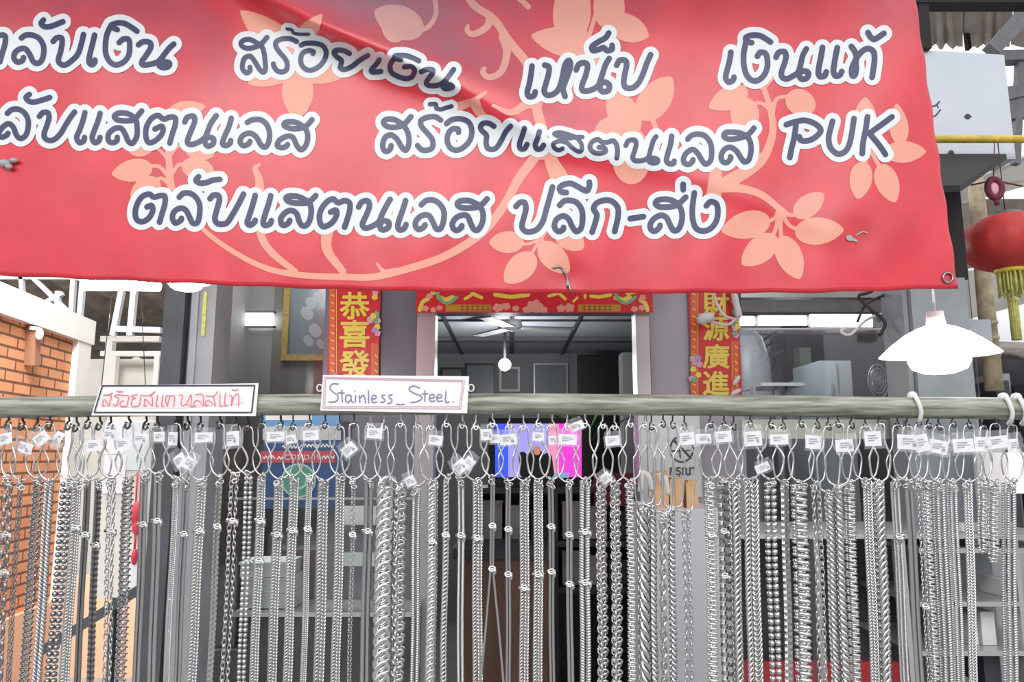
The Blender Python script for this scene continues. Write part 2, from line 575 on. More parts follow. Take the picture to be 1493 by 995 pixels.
class Field:
    def __init__(s, x0, y0, x1, y1, step):
        s.x0, s.y0, s.step = x0, y0, step
        s.nx = int((x1 - x0) / step) + 2
        s.ny = int((y1 - y0) / step) + 2
        s.F = np.full((s.ny, s.nx), 1e3)

    def stroke(s, pts, r):
        """pts: sampled polyline; r: one radius or one per point"""
        m = len(pts)
        rr = list(r) if hasattr(r, '__len__') else [r] * m
        for i in range(m - 1):
            a, b, ra, rb = pts[i], pts[i + 1], rr[i], rr[i + 1]
            R = max(ra, rb) + 3 * s.step
            i0 = max(0, int((min(a[0], b[0]) - R - s.x0) / s.step))
            i1 = min(s.nx, int((max(a[0], b[0]) + R - s.x0) / s.step) + 2)
            j0 = max(0, int((min(a[1], b[1]) - R - s.y0) / s.step))
            j1 = min(s.ny, int((max(a[1], b[1]) + R - s.y0) / s.step) + 2)
            if i1 <= i0 or j1 <= j0:
                continue
            X = s.x0 + np.arange(i0, i1) * s.step
            Yv = s.y0 + np.arange(j0, j1) * s.step
            gx, gy = np.meshgrid(X, Yv)
            d = np.array(b) - np.array(a)
            L2 = max(1e-9, d[0] ** 2 + d[1] ** 2)
            t = np.clip(((gx - a[0]) * d[0] + (gy - a[1]) * d[1]) / L2, 0, 1)
            D = np.hypot(gx - a[0] - t * d[0], gy - a[1] - t * d[1]) - (ra + (rb - ra) * t)
            s.F[j0:j1, i0:i1] = np.minimum(s.F[j0:j1, i0:i1], D)

    def leaf(s, base, tip, w, sharp=1.0):
        base, tip = np.array(base, float), np.array(tip, float)
        n = 14
        pts, rr = [], []
        for i in range(n + 1):
            t = i / n
            pts.append(base + (tip - base) * t)
            rr.append(max(0.3, w / 2 * (math.sin(math.pi * min(1, (t * 0.86 + 0.14)) ** 0.72) ** 0.8 if t < 1 else 0)))
        s.stroke(pts, rr)

    def mesh(s, mb, fmap):
        F = s.F
        ins = F < 0
        vid = {}
        vs, fs = [], []

        def corner(i, j):
            k = (i, j, 0)
            if k not in vid:
                vid[k] = len(vs)
                vs.append(fmap(s.x0 + i * s.step, s.y0 + j * s.step))
            return vid[k]

        def edge(i, j, h):
            k = (i, j, 1 + h)
            if k not in vid:
                a = F[j, i]
                b = F[j, i + 1] if h == 0 else F[j + 1, i]
                t = a / (a - b)
                t = min(0.98, max(0.02, t))
                vid[k] = len(vs)
                vs.append(fmap(s.x0 + (i + (t if h == 0 else 0)) * s.step, s.y0 + (j + (t if h == 1 else 0)) * s.step))
            return vid[k]

        any_in = ins[:-1, :-1] | ins[1:, :-1] | ins[:-1, 1:] | ins[1:, 1:]
        for j, i in zip(*np.nonzero(any_in)):
            i, j = int(i), int(j)
            c = [(i, j), (i, j + 1), (i + 1, j + 1), (i + 1, j)]
            inn = [bool(ins[q[1], q[0]]) for q in c]
            ed = [(i, j, 1), (i, j + 1, 0), (i + 1, j, 1), (i, j, 0)]
            poly = []
            for k in range(4):
                if inn[k]:
                    poly.append(corner(*c[k]))
                if inn[k] != inn[(k + 1) % 4]:
                    poly.append(edge(*ed[k]))
            if len(poly) >= 3:
                fs.append(tuple(poly))
        mb.add(vs, fs)


def text_shape(txt, size=1.0, bold=0.0):
    cu = bpy.data.curves.new('lettering', 'FONT')
    cu.body = txt
    cu.size = size
    cu.offset = bold
    cu.resolution_u = 2
    o = bpy.data.objects.new('lettering', cu)
    COL.objects.link(o)
    dg = bpy.context.evaluated_depsgraph_get()
    me = bpy.data.meshes.new_from_object(o.evaluated_get(dg))
    vs = [(v.co.x, v.co.y) for v in me.vertices]
    fs = [tuple(p.vertices) for p in me.polygons]
    bpy.data.objects.remove(o)
    bpy.data.meshes.remove(me)
    bpy.data.curves.remove(cu)
    return vs, fs


def put_text(mb, txt, cx, cy, w, h, fmap, bold=0.0):
    """fit text into a pixel box centred at (cx, cy); bold: extra stroke half-width in pixels"""
    vs, fs = text_shape(txt, 1.0, 0.0)
    xs = [v[0] for v in vs]
    ys = [v[1] for v in vs]
    sx = w / (max(xs) - min(xs))
    sy = h / (max(ys) - min(ys))
    mx, my = (max(xs) + min(xs)) / 2, (max(ys) + min(ys)) / 2
    P = [(cx + (x - mx) * sx, cy - (y - my) * sy) for x, y in vs]
    if not bold:
        mb.add([fmap(*p) for p in P], fs)
        return
    cnt = {}
    for f in fs:
        for a, b in zip(f, f[1:] + f[:1]):
            k = (min(a, b), max(a, b))
            cnt[k] = cnt.get(k, 0) + 1
    fd = Field(cx - w, cy - h, cx + w, cy + h, 0.4)
    for (a, b), c in cnt.items():
        if c == 1:
            fd.stroke([P[a], P[b]], bold)
    # fill the glyph's own area as well
    gx = fd.x0 + np.arange(fd.nx) * fd.step
    gy = fd.y0 + np.arange(fd.ny) * fd.step
    GX, GY = np.meshgrid(gx, gy)
    for f in fs:
        q = [P[i] for i in f]
        ar = sum(q[i][0] * q[(i + 1) % len(q)][1] - q[(i + 1) % len(q)][0] * q[i][1] for i in range(len(q)))
        sg = 1 if ar > 0 else -1
        ins = np.ones(GX.shape, bool)
        for i in range(len(q)):
            a, b = q[i], q[(i + 1) % len(q)]
            ins &= sg * ((b[0] - a[0]) * (GY - a[1]) - (b[1] - a[1]) * (GX - a[0])) >= 0
        if len(q) == 3:
            fd.F[ins] = np.minimum(fd.F[ins], -bold)
    fd.mesh(mb, fmap)


# ================================================================== SETTING
def simple_box(name, lo, hi, m, rz=0, origin=None):
    mb = MB()
    mb.box(lo, hi)
    o = mb.build(name, m)
    return o


gm = MB()
gm.box((-14, -9, -0.1), (14, 16, 0))
struct(gm.build('ground', M['concrete']))

# shop room: left wall, right wall, back wall, ceiling slab
YS = 3.0
XL, XR = -1.30, 1.72
mb = MB(); mb.box((XL - 0.12, YS, 0), (XL, 7.0, 2.75)); struct(mb.build('wall_left', M['wall_brown']))
mb = MB()
RW = [(XR, YS), (2.60, 4.6), (2.60, 7.0), (2.70, 7.0), (2.70, 4.58), (XR + 0.1, YS)]
mb.add([(x, y, 0) for x, y in RW] + [(x, y, 2.60) for x, y in RW], [(0, 1, 7, 6), (1, 2, 8, 7), (2, 3, 9, 8), (3, 4, 10, 9), (4, 5, 11, 10), (5, 0, 6, 11), (0, 5, 4, 1), (1, 4, 3, 2), (6, 7, 10, 11), (7, 8, 9, 10)])
struct(mb.build('wall_right', M['wall_mauve']))
mb = MB(); mb.box((XL - 0.12, 7.0, 0), (2.70, 7.12, 2.60)); struct(mb.build('wall_back', M['wall_in']))
mb = MB(); mb.box((XL, 3.6, 0), (-0.56, 3.65, 2.45)); struct(mb.build('wall_window_left', M['wall_brown']))
mb = MB(); mb.box((0.95, 4.6, 0), (2.61, 4.65, 2.45)); struct(mb.build('wall_window_right', M['wall_mauve']))
mb = MB()
for x in (-1.425, -0.475, 0.475, 1.425):
    mb.box((x - .012, YS, 2.438), (x + .012, 7.0, 2.452))
for y in (4.2, 5.2, 6.2):
    mb.box((XL, y - .012, 2.437), (XR, y + .012, 2.452))
struct(mb.build('trim_21', M['dark']))
mb = MB()
CP_ = [(XL - 0.12, YS - 0.1), (XR + 0.12, YS - 0.1), (XR + 0.12, YS), (2.68, 4.6), (2.68, 7.12), (XL - 0.12, 7.12)]
mb.add([(x, y, 2.45) for x, y in CP_] + [(x, y, 2.56) for x, y in CP_], [(5, 4, 3, 2, 1, 0), (6, 7, 8, 9, 10, 11)] + [(i, (i + 1) % 6, 6 + (i + 1) % 6, 6 + i) for i in range(6)])
struct(mb.build('ceiling', M['ceil']))
# unseen awning roof, run forward and made translucent to dim and grey the banner
mb = MB(); mb.box((-1.4, 0.85, 2.78), (0.92, YS, 2.83)); struct(mb.build('shade_canopy', M['canopy_shade_sheet']))

# shop front members, all at the shop front plane
def member(name, x0, x1, y_ref, z0, z1, m, Y=YS, dep=0.06):
    mb = MB()
    mb.box((W(x0, y_ref, Y).x, Y, z0), (W(x1, y_ref, Y).x, Y + dep, z1))
    return struct(mb.build(name, m))

member('trim_1', 553, 607, 500, 0, 2.45, M['panel_dark'])
member('trim_2', 607, 634, 520, 0, 2.45, M['alu'], YS - 0.02, 0.10)
member('trim_3', 928, 948, 520, 0, 2.45, M['alu'], YS - 0.02, 0.10)
member('trim_4', 948, 1007, 500, 0, 2.45, M['panel'])
member('trim_5', 1007, 1080, 500, 0, 2.45, M['panel'])
member('trim_6', 472, 553, 500, 0, 2.45, M['panel_dark'])
# header above door and windows
mb = MB(); mb.box((W(607, 450, YS).x, YS, W(780, 456, YS).z), (W(948, 450, YS).x, YS + 0.08, 2.45)); struct(mb.build('trim_7', M['panel_dark']))
# low solid base below the windows
mb = MB(); mb.box((XL - 0.12, YS, 0), (W(553, 700, YS).x, YS + 0.08, 0.75)); struct(mb.build('trim_8', M['dark']))
mb = MB(); mb.box((W(948, 700, YS).x, YS, 0), (XR + 0.12, YS + 0.08, 0.75)); struct(mb.build('trim_9', M['panel']))

def pane(name, x0, x1, z0, z1):
    mb = MB()
    mb.box((W(x0, 520, YS).x, YS + 0.03, z0), (W(x1, 520, YS).x, YS + 0.036, z1))
    o = mb.build(name, M['glass'])
    return struct(o)

pane('window_1', 250, 472, 0.75, 2.45)
pane('window_2', 1080, 1430, 0.75, 2.45)
mb = MB()
bpx(mb, 1080, 437, 1322, 455, YS - 0.02, 0.05)
struct(mb.build('trim_10', M['beam_grey']))
mb = MB()
bpx(mb, 1080, 424, 1322, 434, YS - 0.03, 0.05)
struct(mb.build('trim_11', M['alu']))

# posts in front of the shop
def post(name, x0, x1, yref, Y, dep, m):
    mb = MB()
    mb.box((W(x0, yref, Y).x, Y, 0), (W(x1, yref, Y).x, Y + dep, 2.8))
    return mb.build(name, m)

p1 = MB()
p1.box((W(236, 490, 2.4).x, 2.4, 0), (W(266, 490, 2.4).x, 2.56, 2.8))
p1.box((W(268, 490, 2.4).x, 2.43, 0), (W(273, 490, 2.4).x, 2.5, 2.8))
o = struct(p1.build('trim_12', M['post_dark']))
p1 = MB()
p1.box((W(274, 490, 2.4).x, 2.41, 0), (W(310, 490, 2.4).x, 2.55, 2.8))
p1.box((W(281, 490, 2.4).x, 2.40, 0), (W(286, 490, 2.4).x, 2.42, 2.8))
struct(p1.build('trim_13', M['post_light']))
p1 = MB()
p1.box((W(1320, 490, 2.4).x, 2.4, 0), (W(1327, 490, 2.4).x, 2.54, W(1370, 405, 2.38).z))
struct(p1.build('trim_14', M['post_light']))
p1 = MB()
p1.box((W(1328, 490, 2.4).x, 2.38, 0), (W(1409, 490, 2.4).x, 2.56, W(1370, 405, 2.38).z))
struct(p1.build('trim_15', M['post_light']))
p1 = MB()
p1.box((W(1340, 350, 2.4).x, 2.39, W(1370, 406, 2.38).z), (W(1404, 350, 2.4).x, 2.55, W(1370, 262, 2.38).z))
struct(p1.build('trim_22', M['beam_dark']))

# ------------------------------------------------------------------ neighbouring brick house on the left
dvec = Vector((-0.135, 1, 0)).normalized()
A = Vector((-2.335 - 0.05 + 0.135 * 0 - 0.0, 0, 0))
far = Vector((W(97, 600, 5.0).x, 5.0, 0))
near = far - dvec * 2.0
ang = math.atan2(dvec.y, dvec.x)
mb = MB(); mb.box((0, 0, 0.55), (2.0, 0.1, 2.42))
o = mb.build('wall_brick', M['brick']); o.location = near; o.rotation_euler = (0, 0, ang); struct(o)
mb = MB(); mb.box((0, -0.03, 0), (2.05, 0.12, 0.56))
o = mb.build('wall_plinth', M['peachwall']); o.location = near; o.rotation_euler = (0, 0, ang); struct(o)
mb = MB(); mb.box((0, -0.05, 2.27), (2.22, 0.16, 2.44))
o = mb.build('trim_16', M['white_paint']); o.location = near; o.rotation_euler = (0, 0, ang); struct(o)
mb = MB(); mb.box((2.0, -0.04, 0), (2.2, 0.14, 2.3))
o = mb.build('trim_17', M['white_paint']); o.location = near; o.rotation_euler = (0, 0, ang); struct(o)
# pale house front further back
mb = MB(); mb.box((-3.05, 5.3, 0), (-1.42, 5.4, 0.66)); struct(mb.build('wall_low_peach', M['peachwall']))
mb = MB()
mb.box((-9, 8.2, 0), (-2.6, 8.4, 2.55))
struct(mb.build('wall_pale_house', M['cream']))
mb = MB()
for x0, y0, x1, y1 in ((146, 490, 232, 498), (146, 512, 236, 519), (150, 490, 160, 600), (158, 519, 166, 600), (222, 519, 229, 600)):
    bpx(mb, x0, y0, x1, y1, 7.8, 0.08)
struct(mb.build('trim_18', M['white_paint']))
# roof over the lane with its trusses
mb = MB()
nx_, x0_, x1_ = 90, -9.0, -1.7
prev = None
vs, fs = [], []
for i in range(nx_ + 1):
    x = x0_ + (x1_ - x0_) * i / nx_
    dz = 0.05 * math.sin(i * 1.4)
    vs += [(x, 5.8, 3.35 + dz), (x, 9.6, 2.72 + dz), (x, 5.8, 3.38 + dz), (x, 9.6, 2.75 + dz)]
for i in range(nx_):
    a, b = i * 4, i * 4 + 4
    fs += [(a, a + 1, b + 1, b), (a + 2, b + 2, b + 3, a + 3), (a, b, b + 2, a + 2), (a + 1, a + 3, b + 3, b + 1)]
mb.smooth = True
mb.add(vs, fs)
struct(mb.build('roof_lane', M['roof_brown']))


def truss(name, lines, Y, w, m):
    mb = MB()
    for (ax, ay, bx, by) in lines:
        mb.bar(W(ax, ay, Y), W(bx, by, Y), w, w)
    return struct(mb.build(name, m))

truss('trim_19', [(31, 398, 34, 440), (45, 402, 100, 455), (55, 448, 92, 428), (85, 425, 84, 460), (108, 400, 104, 470), (122, 400, 116, 470), (-30, 452, 20, 440), (-30, 405, 130, 405)], 5.6, 0.03, M['panel'])
truss('trim_20', [(178, 425, 165, 490), (196, 425, 190, 490), (165, 480, 235, 482)], 5.7, 0.04, M['panel'])

# ================================================================== BANNER
YB = 1.45
CREASE = [(330, -40), (480, 40), (640, 108), (800, 205), (1000, 250), (1240, 348)]


def seg_d(px, py):
    best = (1e9, 0, 0)
    for k in range(len(CREASE) - 1):
        (ax, ay), (bx, by) = CREASE[k], CREASE[k + 1]
        dx, dy = bx - ax, by - ay
        L2 = dx * dx + dy * dy
        t = max(0, min(1, ((px - ax) * dx + (py - ay) * dy) / L2))
        qx, qy = ax + t * dx, ay + t * dy
        d = math.hypot(px - qx, py - qy)
        if d < best[0]:
            sgn = 1 if (dx * (py - ay) - dy * (px - ax)) < 0 else -1
            best = (d, sgn, (k + t) / (len(CREASE) - 1))
    return best


def bdisp(px, py):
    d, sg, u = seg_d(px, py)
    amp = 0.075 * math.exp(-((u - 0.2) / 0.27) ** 2) + 0.007 * (1 - u) + 0.004
    wdt = 120 * (1 - u) + 22 if sg > 0 else 24
    q = d / wdt
    v = -amp / (1 + q * q * (1 + q))
    v += 0.05 * (max(0, 150 - py) / 225.0) ** 2 * (0.6 + 0.4 * math.cos((px - 300) / 420.0))
    v += 0.0035 * math.sin(px * 0.011 + 1.3 + py * 0.004) + 0.002 * math.sin(px * 0.031 + py * 0.012)
    v += 0.0012 * math.sin(px * 0.075 + 2 * math.sin(py * 0.02)) * max(0, (py - 250) / 170)
    # dents near the torn spot and the tied corner
    for cx, cy, a, r in ((1245, 348, 0.006, 26), (830, 405, 0.004, 22), (1320, 330, -0.004, 60), (620, 345, -0.003, 50), (300, 20, 0.008, 120)):
        e = ((px - cx) ** 2 + (py - cy) ** 2) / (r * r)
        if e < 9:
            v += a * math.exp(-e)
    return v


def banner_pt(off=0.0):
    return lambda px, py: W(px, py, YB + bdisp(px, py) - off)


def bottom_y(px):
    xs = [-140, 0, 230, 480, 700, 830, 1200, 1397]
    ys = [396, 402, 412, 422, 427, 428.5, 427, 420.5]
    return float(np.interp(px, xs, ys)) + 0.8 * math.sin(px * 0.06)


def right_x(py):
    return 1335 + (py / 420.0) * 62 + (1.2 * math.sin(py * 0.09))


mb = MB()
NU, NV = 210, 70
vs, fs = [], []
TOP, LEFT = -75.0, -150.0
for layer in (0, 1):
    for j in range(NV + 1):
        for i in range(NU + 1):
            u, v = i / NU, j / NV
            py = TOP + (422 - TOP) * v
            px = LEFT + (right_x(py) - LEFT) * u
            py = TOP + (bottom_y(px) - TOP) * v
            vs.append(W(px, py, YB + bdisp(px, py) + (0.0 if layer == 0 else 0.0012)))
N1 = (NU + 1) * (NV + 1)
for j in range(NV):
    for i in range(NU):
        a = j * (NU + 1) + i
        fs.append((a, a + NU + 1, a + NU + 2, a + 1))
        b = a + N1
        fs.append((b, b + 1, b + NU + 2, b + NU + 1))
mb.smooth = True
mb.add(vs, fs)
mb.smooth = False
edge_loop = [(0, j) for j in range(NV + 1)] + [(i, NV) for i in range(1, NU + 1)] + [(NU, j) for j in range(NV - 1, -1, -1)] + [(i, 0) for i in range(NU - 1, -1, -1)]
ids = [j * (NU + 1) + i for i, j in edge_loop]
for a, b in zip(ids, ids[1:]):
    mb.f.append((a, a + N1, b + N1, b)); mb.mi.append(0); mb.sm.append(False)
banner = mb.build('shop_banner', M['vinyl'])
tag(banner, 'big red vinyl banner with white-edged navy Thai lettering hung across the shopfront', 'banner')

# --- traced lettering: (origin x, origin y, scale, radius px, strokes in crop units)
LET = [
 (0, 10, .10054, 4.1, [
  [(310,450),(370,410),(470,410),(570,460),(630,570),(630,690),(600,780),(540,820),(480,790),(430,690),(370,610),(290,610),(220,660),(200,740),(250,800),(320,780),(340,735)],
  [(630,190),(595,240),(640,285),(720,285),(810,255),(910,215)],
  [(770,500),(820,450),(890,450),(900,520),(880,640),(845,770),(880,830),(950,840),(1050,770),(1130,680),(1180,530),(1210,400)],
  [(1370,410),(1340,540),(1300,700),(1290,800),(1330,840),(1370,810),(1375,770)]]),
 (110, 10, .11059, 4.1, [
  [(575,470),(630,425),(700,430),(715,520),(700,640),(630,730),(530,765),(450,720),(400,620),(395,500),(410,380),(450,280),(480,250)],
  [(550,300),(490,270),(470,240),(560,210),(650,220),(740,270),(810,320)],
  [(830,500),(890,460),(980,470),(990,540),(930,640),(875,720),(890,765),(990,755),(1090,720),(1160,640),(1230,550),(1295,490)],
  [(1160,640),(1120,720),(1100,770),(1150,800),(1220,790),(1240,745),(1190,725),(1110,740)]]),
 (335, 30, .11059, 3.7, [
  [(490,220),(420,300),(360,340),(260,365),(180,350),(145,300),(190,255),(270,250),(350,290),(420,340),(450,420),(465,530),(470,640),(440,680),(390,640),(330,540),(270,470),(200,490),(170,560),(170,640),(220,690),(265,660),(265,615)],
  [(880,275),(800,240),(700,240),(620,270),(605,330),(650,410),(720,490),(755,560),(750,640),(700,675),(630,665),(585,610),(575,570)],
  [(940,325),(1000,300),(1120,300),(1220,330),(1270,410),(1250,510),(1180,600),(1090,650),(1010,645),(950,590),(935,510),(960,430),(1040,395),(1100,410),(1095,435)]]),
 (335, 30, .11059, 2.4, [[(755,110),(820,125),(840,165),(930,180),(1040,180)]]),
 (470, 50, .14066, 3.8, [
  [(280,200),(220,170),(150,165),(120,190),(150,235),(195,270),(190,320),(185,350),(230,365),(310,330),(380,275),(470,220)],
  [(590,265),(560,310),(510,365),(515,390),(570,390),(605,385)],
  [(850,340),(920,335),(955,375),(930,440),(870,460),(800,445),(720,400),(700,330),(730,270),(770,235)],
  [(810,265),(760,250),(760,220),(860,220),(940,245),(1000,275)],
  [(1025,390),(1080,365),(1145,370),(1130,420),(1080,490),(1090,525),(1160,535),(1230,515),(1290,460),(1360,365)],
  [(1290,460),(1250,520),(1260,560),(1310,565),(1350,545),(1320,520),(1250,520)]]),
 (755, 40, .13731, 4.2, [
  [(150,410),(140,500),(120,610),(100,690),(120,735),(170,725),(185,685)],
  [(285,400),(330,420),(325,500),(300,590),(280,680),(320,720),(390,700),(440,640),(475,520),(500,400),(540,350),(560,390),(550,450),(510,560),(480,640)],
  [(460,630),(480,660),(490,700),(500,730)],
  [(620,450),(650,390),(710,375),(740,410),(720,510),(680,620),(690,670),(760,670),(850,620),(890,520),(930,400),(970,330)],
  [(890,570),(870,640),(900,680),(960,670),(970,610),(920,580),(860,610)],
  [(965,60),(930,110),(860,150),(790,200),(800,245),(870,230),(910,215),(950,245),(1000,230),(1000,190)],
  [(1050,400),(1080,350),(1140,350),(1155,400),(1135,500),(1125,590),(1150,640),(1220,640),(1280,590),(1330,490),(1370,380),(1410,290)]]),
 (1040, 30, .10054, 4.2, [
  [(255,460),(235,590),(200,720),(180,830),(220,890),(280,870),(300,820)],
  [(640,515),(680,460),(760,480),(785,580),(780,690),(730,800),(640,870),(550,860),(480,780),(445,650),(440,500),(460,370),(480,280)],
  [(555,320),(490,300),(470,250),(540,215),(660,215),(740,250),(830,310)],
  [(910,530),(950,460),(1030,450),(1055,520),(1030,630),(990,740),(1000,820),(1070,845),(1160,800),(1230,750),(1270,620),(1300,500),(1350,410)],
  [(1250,740),(1250,810),(1290,850),(1360,830),(1380,760),(1320,730),(1250,750)]]),
 (1160, 30, .10054, 4.3, [
  [(390,390),(370,520),(345,640),(330,750),(355,810),(420,800),(445,745)],
  [(605,395),(580,520),(560,640),(550,740),(580,800),(640,790),(670,740)],
  [(810,375),(860,450),(880,540),(820,680),(820,790),(860,790),(880,700),(880,560),(960,450),(1050,405),(1130,450),(1145,560),(1130,700),(1110,820)],
  [(1050,175),(1090,240),(1140,270),(1200,240),(1280,185)]]),
 (0, 120, .10054, 4.0, [
  [(105,450),(170,395),(260,390),(350,440),(405,540),(405,670),(370,770),(300,815),(240,770),(190,650),(120,600),(40,650),(-20,740),(20,795),(90,770),(115,740)],
  [(425,175),(375,220),(420,275),(500,285),(600,260),(720,220)],
  [(570,495),(620,440),(690,440),(710,510),(680,620),(640,740),(650,810),(720,845),(800,820),(880,740),(950,620),(1020,510),(1080,430)],
  [(1230,440),(1200,560),(1150,700),(1110,800),(1150,875),(1210,850),(1225,800)],
  [(1450,450),(1420,560),(1370,690),(1335,800),(1370,875),(1430,850),(1450,800)]]),
 (110, 140, .12056, 4.0, [
  [(800,180),(750,240),(700,290),(590,300),(500,285),(470,245),(510,210),(590,205),(670,230),(730,290),(745,390),(740,490),(690,570),(640,550),(600,460),(550,390),(470,395),(400,460),(400,540),(450,565),(500,540),(505,500)],
  [(960,400),(1040,365),(1060,410),(1030,480),(950,550),(880,560),(850,480),(860,370),(920,270),(1000,235),(1065,280),(1140,255),(1205,265),(1205,350),(1170,460),(1140,570)]]),
 (255, 140, .1507, 4.0, [
  [(95,250),(120,205),(180,195),(190,250),(150,350),(120,440),(150,470),(220,450),(290,400),(320,330),(350,260),(400,190)],
  [(300,390),(290,450),(320,485),(370,460),(370,410),(320,400),(280,420)],
  [(545,215),(520,300),(480,390),(460,460),(490,480),(530,460),(540,430)],
  [(700,255),(750,230),(830,230),(890,280),(915,360),(905,450),(870,495),(830,470),(790,400),(730,360),(660,380),(630,440),(660,480),(710,465),(725,440)],
  [(1325,230),(1280,280),(1220,310),(1130,315),(1060,290),(1070,255),(1150,250),(1220,280),(1270,330),(1285,400),(1265,480),(1220,520),(1180,480),(1140,400),(1080,390),(1010,430),(990,480),(1030,500),(1070,490),(1090,470)]]),
 (540, 140, .12056, 4.0, [
  [(490,250),(430,320),(380,360),(260,380),(180,355),(160,310),(200,280),(290,285),(370,330),(420,380),(460,470),(465,580),(430,655),(380,620),(320,520),(250,470),(180,500),(150,580),(160,650),(200,670),(240,640),(250,600)],
  [(850,290),(780,250),(680,260),(610,300),(620,370),(690,450),(750,530),(750,620),(690,655),(620,650),(570,600)],
  [(920,335),(980,290),(1080,275),(1180,310),(1225,400),(1210,520),(1140,610),(1050,655),(970,630),(930,550),(940,460),(990,400),(1060,400),(1065,440)]]),
 (540, 140, .12056, 3.2, [[(720,100),(790,100),(800,150),(860,160),(920,140),(980,125)]]),
 (690, 160, .12056, 3.9, [
  [(250,200),(190,165),(120,165),(85,210),(110,260),(160,310),(155,390),(170,460),(220,480),(280,460),(340,370),(390,270),(450,200)],
  [(620,225),(590,320),(560,410),(570,470),(620,470),(650,420)],
  [(800,265),(780,340),(750,420),(770,475),(820,470),(850,430)]]),
 (690, 160, .12056, 3.2, [
  [(1320,330),(1250,330),(1150,345),(1040,325),(980,290),(1050,275),(1150,300),(1250,340),(1310,420),(1310,490),(1270,505),(1200,460),(1130,400),(1040,380),(970,410),(980,460),(1030,490),(1080,470)]]),
 (840, 160, .10054, 3.6, [
  [(330,545),(400,550),(430,600),(360,630),(260,620),(200,550),(230,470),(310,430),(380,470),(460,470),(540,450),(590,520),(600,620),(590,700)],
  [(720,520),(760,450),(850,440),(870,510),(840,620),(820,690),(850,735),(940,740),(1040,700),(1080,580),(1120,450),(1160,390)],
  [(1060,690),(1060,750),(1120,775),(1180,760),(1180,720),(1120,700),(1050,710)]]),
 (960, 160, .10717, 4.0, [
  [(180,360),(165,470),(130,590),(110,690),(150,735),(205,730),(215,700)],
  [(400,400),(450,350),(540,330),(640,360),(710,460),(725,580),(710,690),(650,740),(600,700),(540,600),(470,540),(390,580),(345,650),(350,720),(410,745),(460,710),(470,680)],
  [(1300,250),(1240,320),(1180,360),(1080,390),(960,400),(890,360),(920,310),(1020,305),(1120,320),(1200,360),(1250,440),(1260,560),(1230,680),(1170,710),(1120,650),(1060,560),(980,510),(900,540),(855,620),(870,700),(930,720),(980,670),(980,640)]]),
 (1130, 150, .12726, 4.2, [
  [(130,250),(220,220),(340,200),(460,240),(525,310),(480,380),(390,430),(300,430),(280,390)],
  [(240,260),(220,400),(190,520),(170,625)],
  [(660,210),(630,320),(615,420),(640,520),(720,585),(800,560),(850,480),(880,350),(905,180)],
  [(1060,160),(1040,300),(1010,450),(1000,580)],
  [(1340,160),(1220,250),(1080,350)],[(1080,350),(1150,430),(1220,520),(1265,590)]]),
 (180, 240, .11054, 4.1, [
  [(310,560),(370,540),(385,610),(330,710),(240,755),(170,720),(155,620),(185,510),(250,420),(340,390),(400,430),(480,410),(545,420),(545,520),(510,640),(475,760)],
  [(735,430),(790,380),(880,380),(960,440),(1005,540),(1000,680),(970,770),(910,770),(870,690),(820,600),(750,575),(670,620),(645,700),(680,770),(750,740),(765,710)],
  [(990,160),(955,210),(1010,245),(1100,235),(1180,205),(1270,195)]]),
 (280, 250, .10054, 4.2, [
  [(260,395),(310,345),(380,350),(395,420),(360,550),(330,680),(360,750),(430,765),(510,740),(590,620),(680,460),(745,330)],
  [(915,350),(880,480),(830,640),(800,740),(840,780),(900,740),(915,710)],
  [(1140,355),(1110,470),(1060,620),(1030,740),(1060,785),(1130,760),(1150,715)]]),
 (400, 260, .12056, 4.2, [
  [(500,210),(440,270),(380,300),(260,300),(170,280),(140,240),(180,215),(280,220),(370,260),(430,310),(445,400),(430,500),(390,565),(340,575),(300,520),(270,430),(210,390),(140,410),(80,480),(85,550),(120,570),(170,540),(185,510)],
  [(680,410),(740,385),(755,430),(720,510),(650,570),(580,580),(545,500),(560,390),(630,290),(710,250),(770,295),(850,270),(910,300),(910,390),(880,500),(850,590)],
  [(1020,345),(1060,285),(1130,275),(1150,340),(1110,450),(1065,550),(1090,600),(1160,590),(1260,530),(1300,440),(1350,340),(1400,255)],
  [(1290,520),(1280,600),(1320,625),(1380,590),(1380,530),(1320,515),(1260,540)]]),
 (560, 260, .12056, 4.2, [
  [(260,270),(230,370),(190,480),(165,580),(190,625),(240,610),(265,560)],
  [(450,320),(510,270),(600,265),(680,320),(725,410),(715,530),(680,610),(630,610),(590,530),(540,450),(460,450),(390,510),(380,580),(420,620),(480,590),(495,565)],
  [(1245,250),(1190,310),(1120,350),(1010,360),(920,350),(885,310),(920,275),(1020,270),(1100,300),(1160,340),(1195,420),(1190,530),(1140,620),(1090,620),(1050,550),(1010,460),(950,445),(870,480),(825,550),(840,610),(880,630),(930,600),(940,575)]]),
 (735, 245, .11557, 4.2, [
  [(150,485),(200,435),(260,440),(275,520),(245,640),(225,740),(270,800),(340,805),(420,770),(490,670),(530,530),(570,390),(610,240)],
  [(785,310),(720,300),(700,250),(750,210),(840,195),(920,230),(1000,275),(1050,285),(1075,230),(1075,180)],
  [(700,470),(760,415),(840,410),(920,440),(980,530),(990,650),(970,760),(910,800),(860,740),(810,640),(740,605),(660,650),(635,740),(680,800),(740,780),(750,750)],
  [(1110,810),(1150,690),(1170,590),(1130,520),(1160,450),(1250,410),(1350,415),(1430,490),(1440,590),(1420,700),(1395,800)]]),
 (890, 255, .12056, 4.2, [
  [(240,530),(400,505)],
  [(910,270),(850,330),(800,370),(690,390),(590,385),(545,345),(580,305),(680,295),(770,320),(830,370),(865,460),(860,570),(820,660),(760,670),(720,600),(680,520),(620,490),(540,520),(485,590),(490,660),(540,680),(590,640),(600,610)],
  [(880,115),(880,180)],
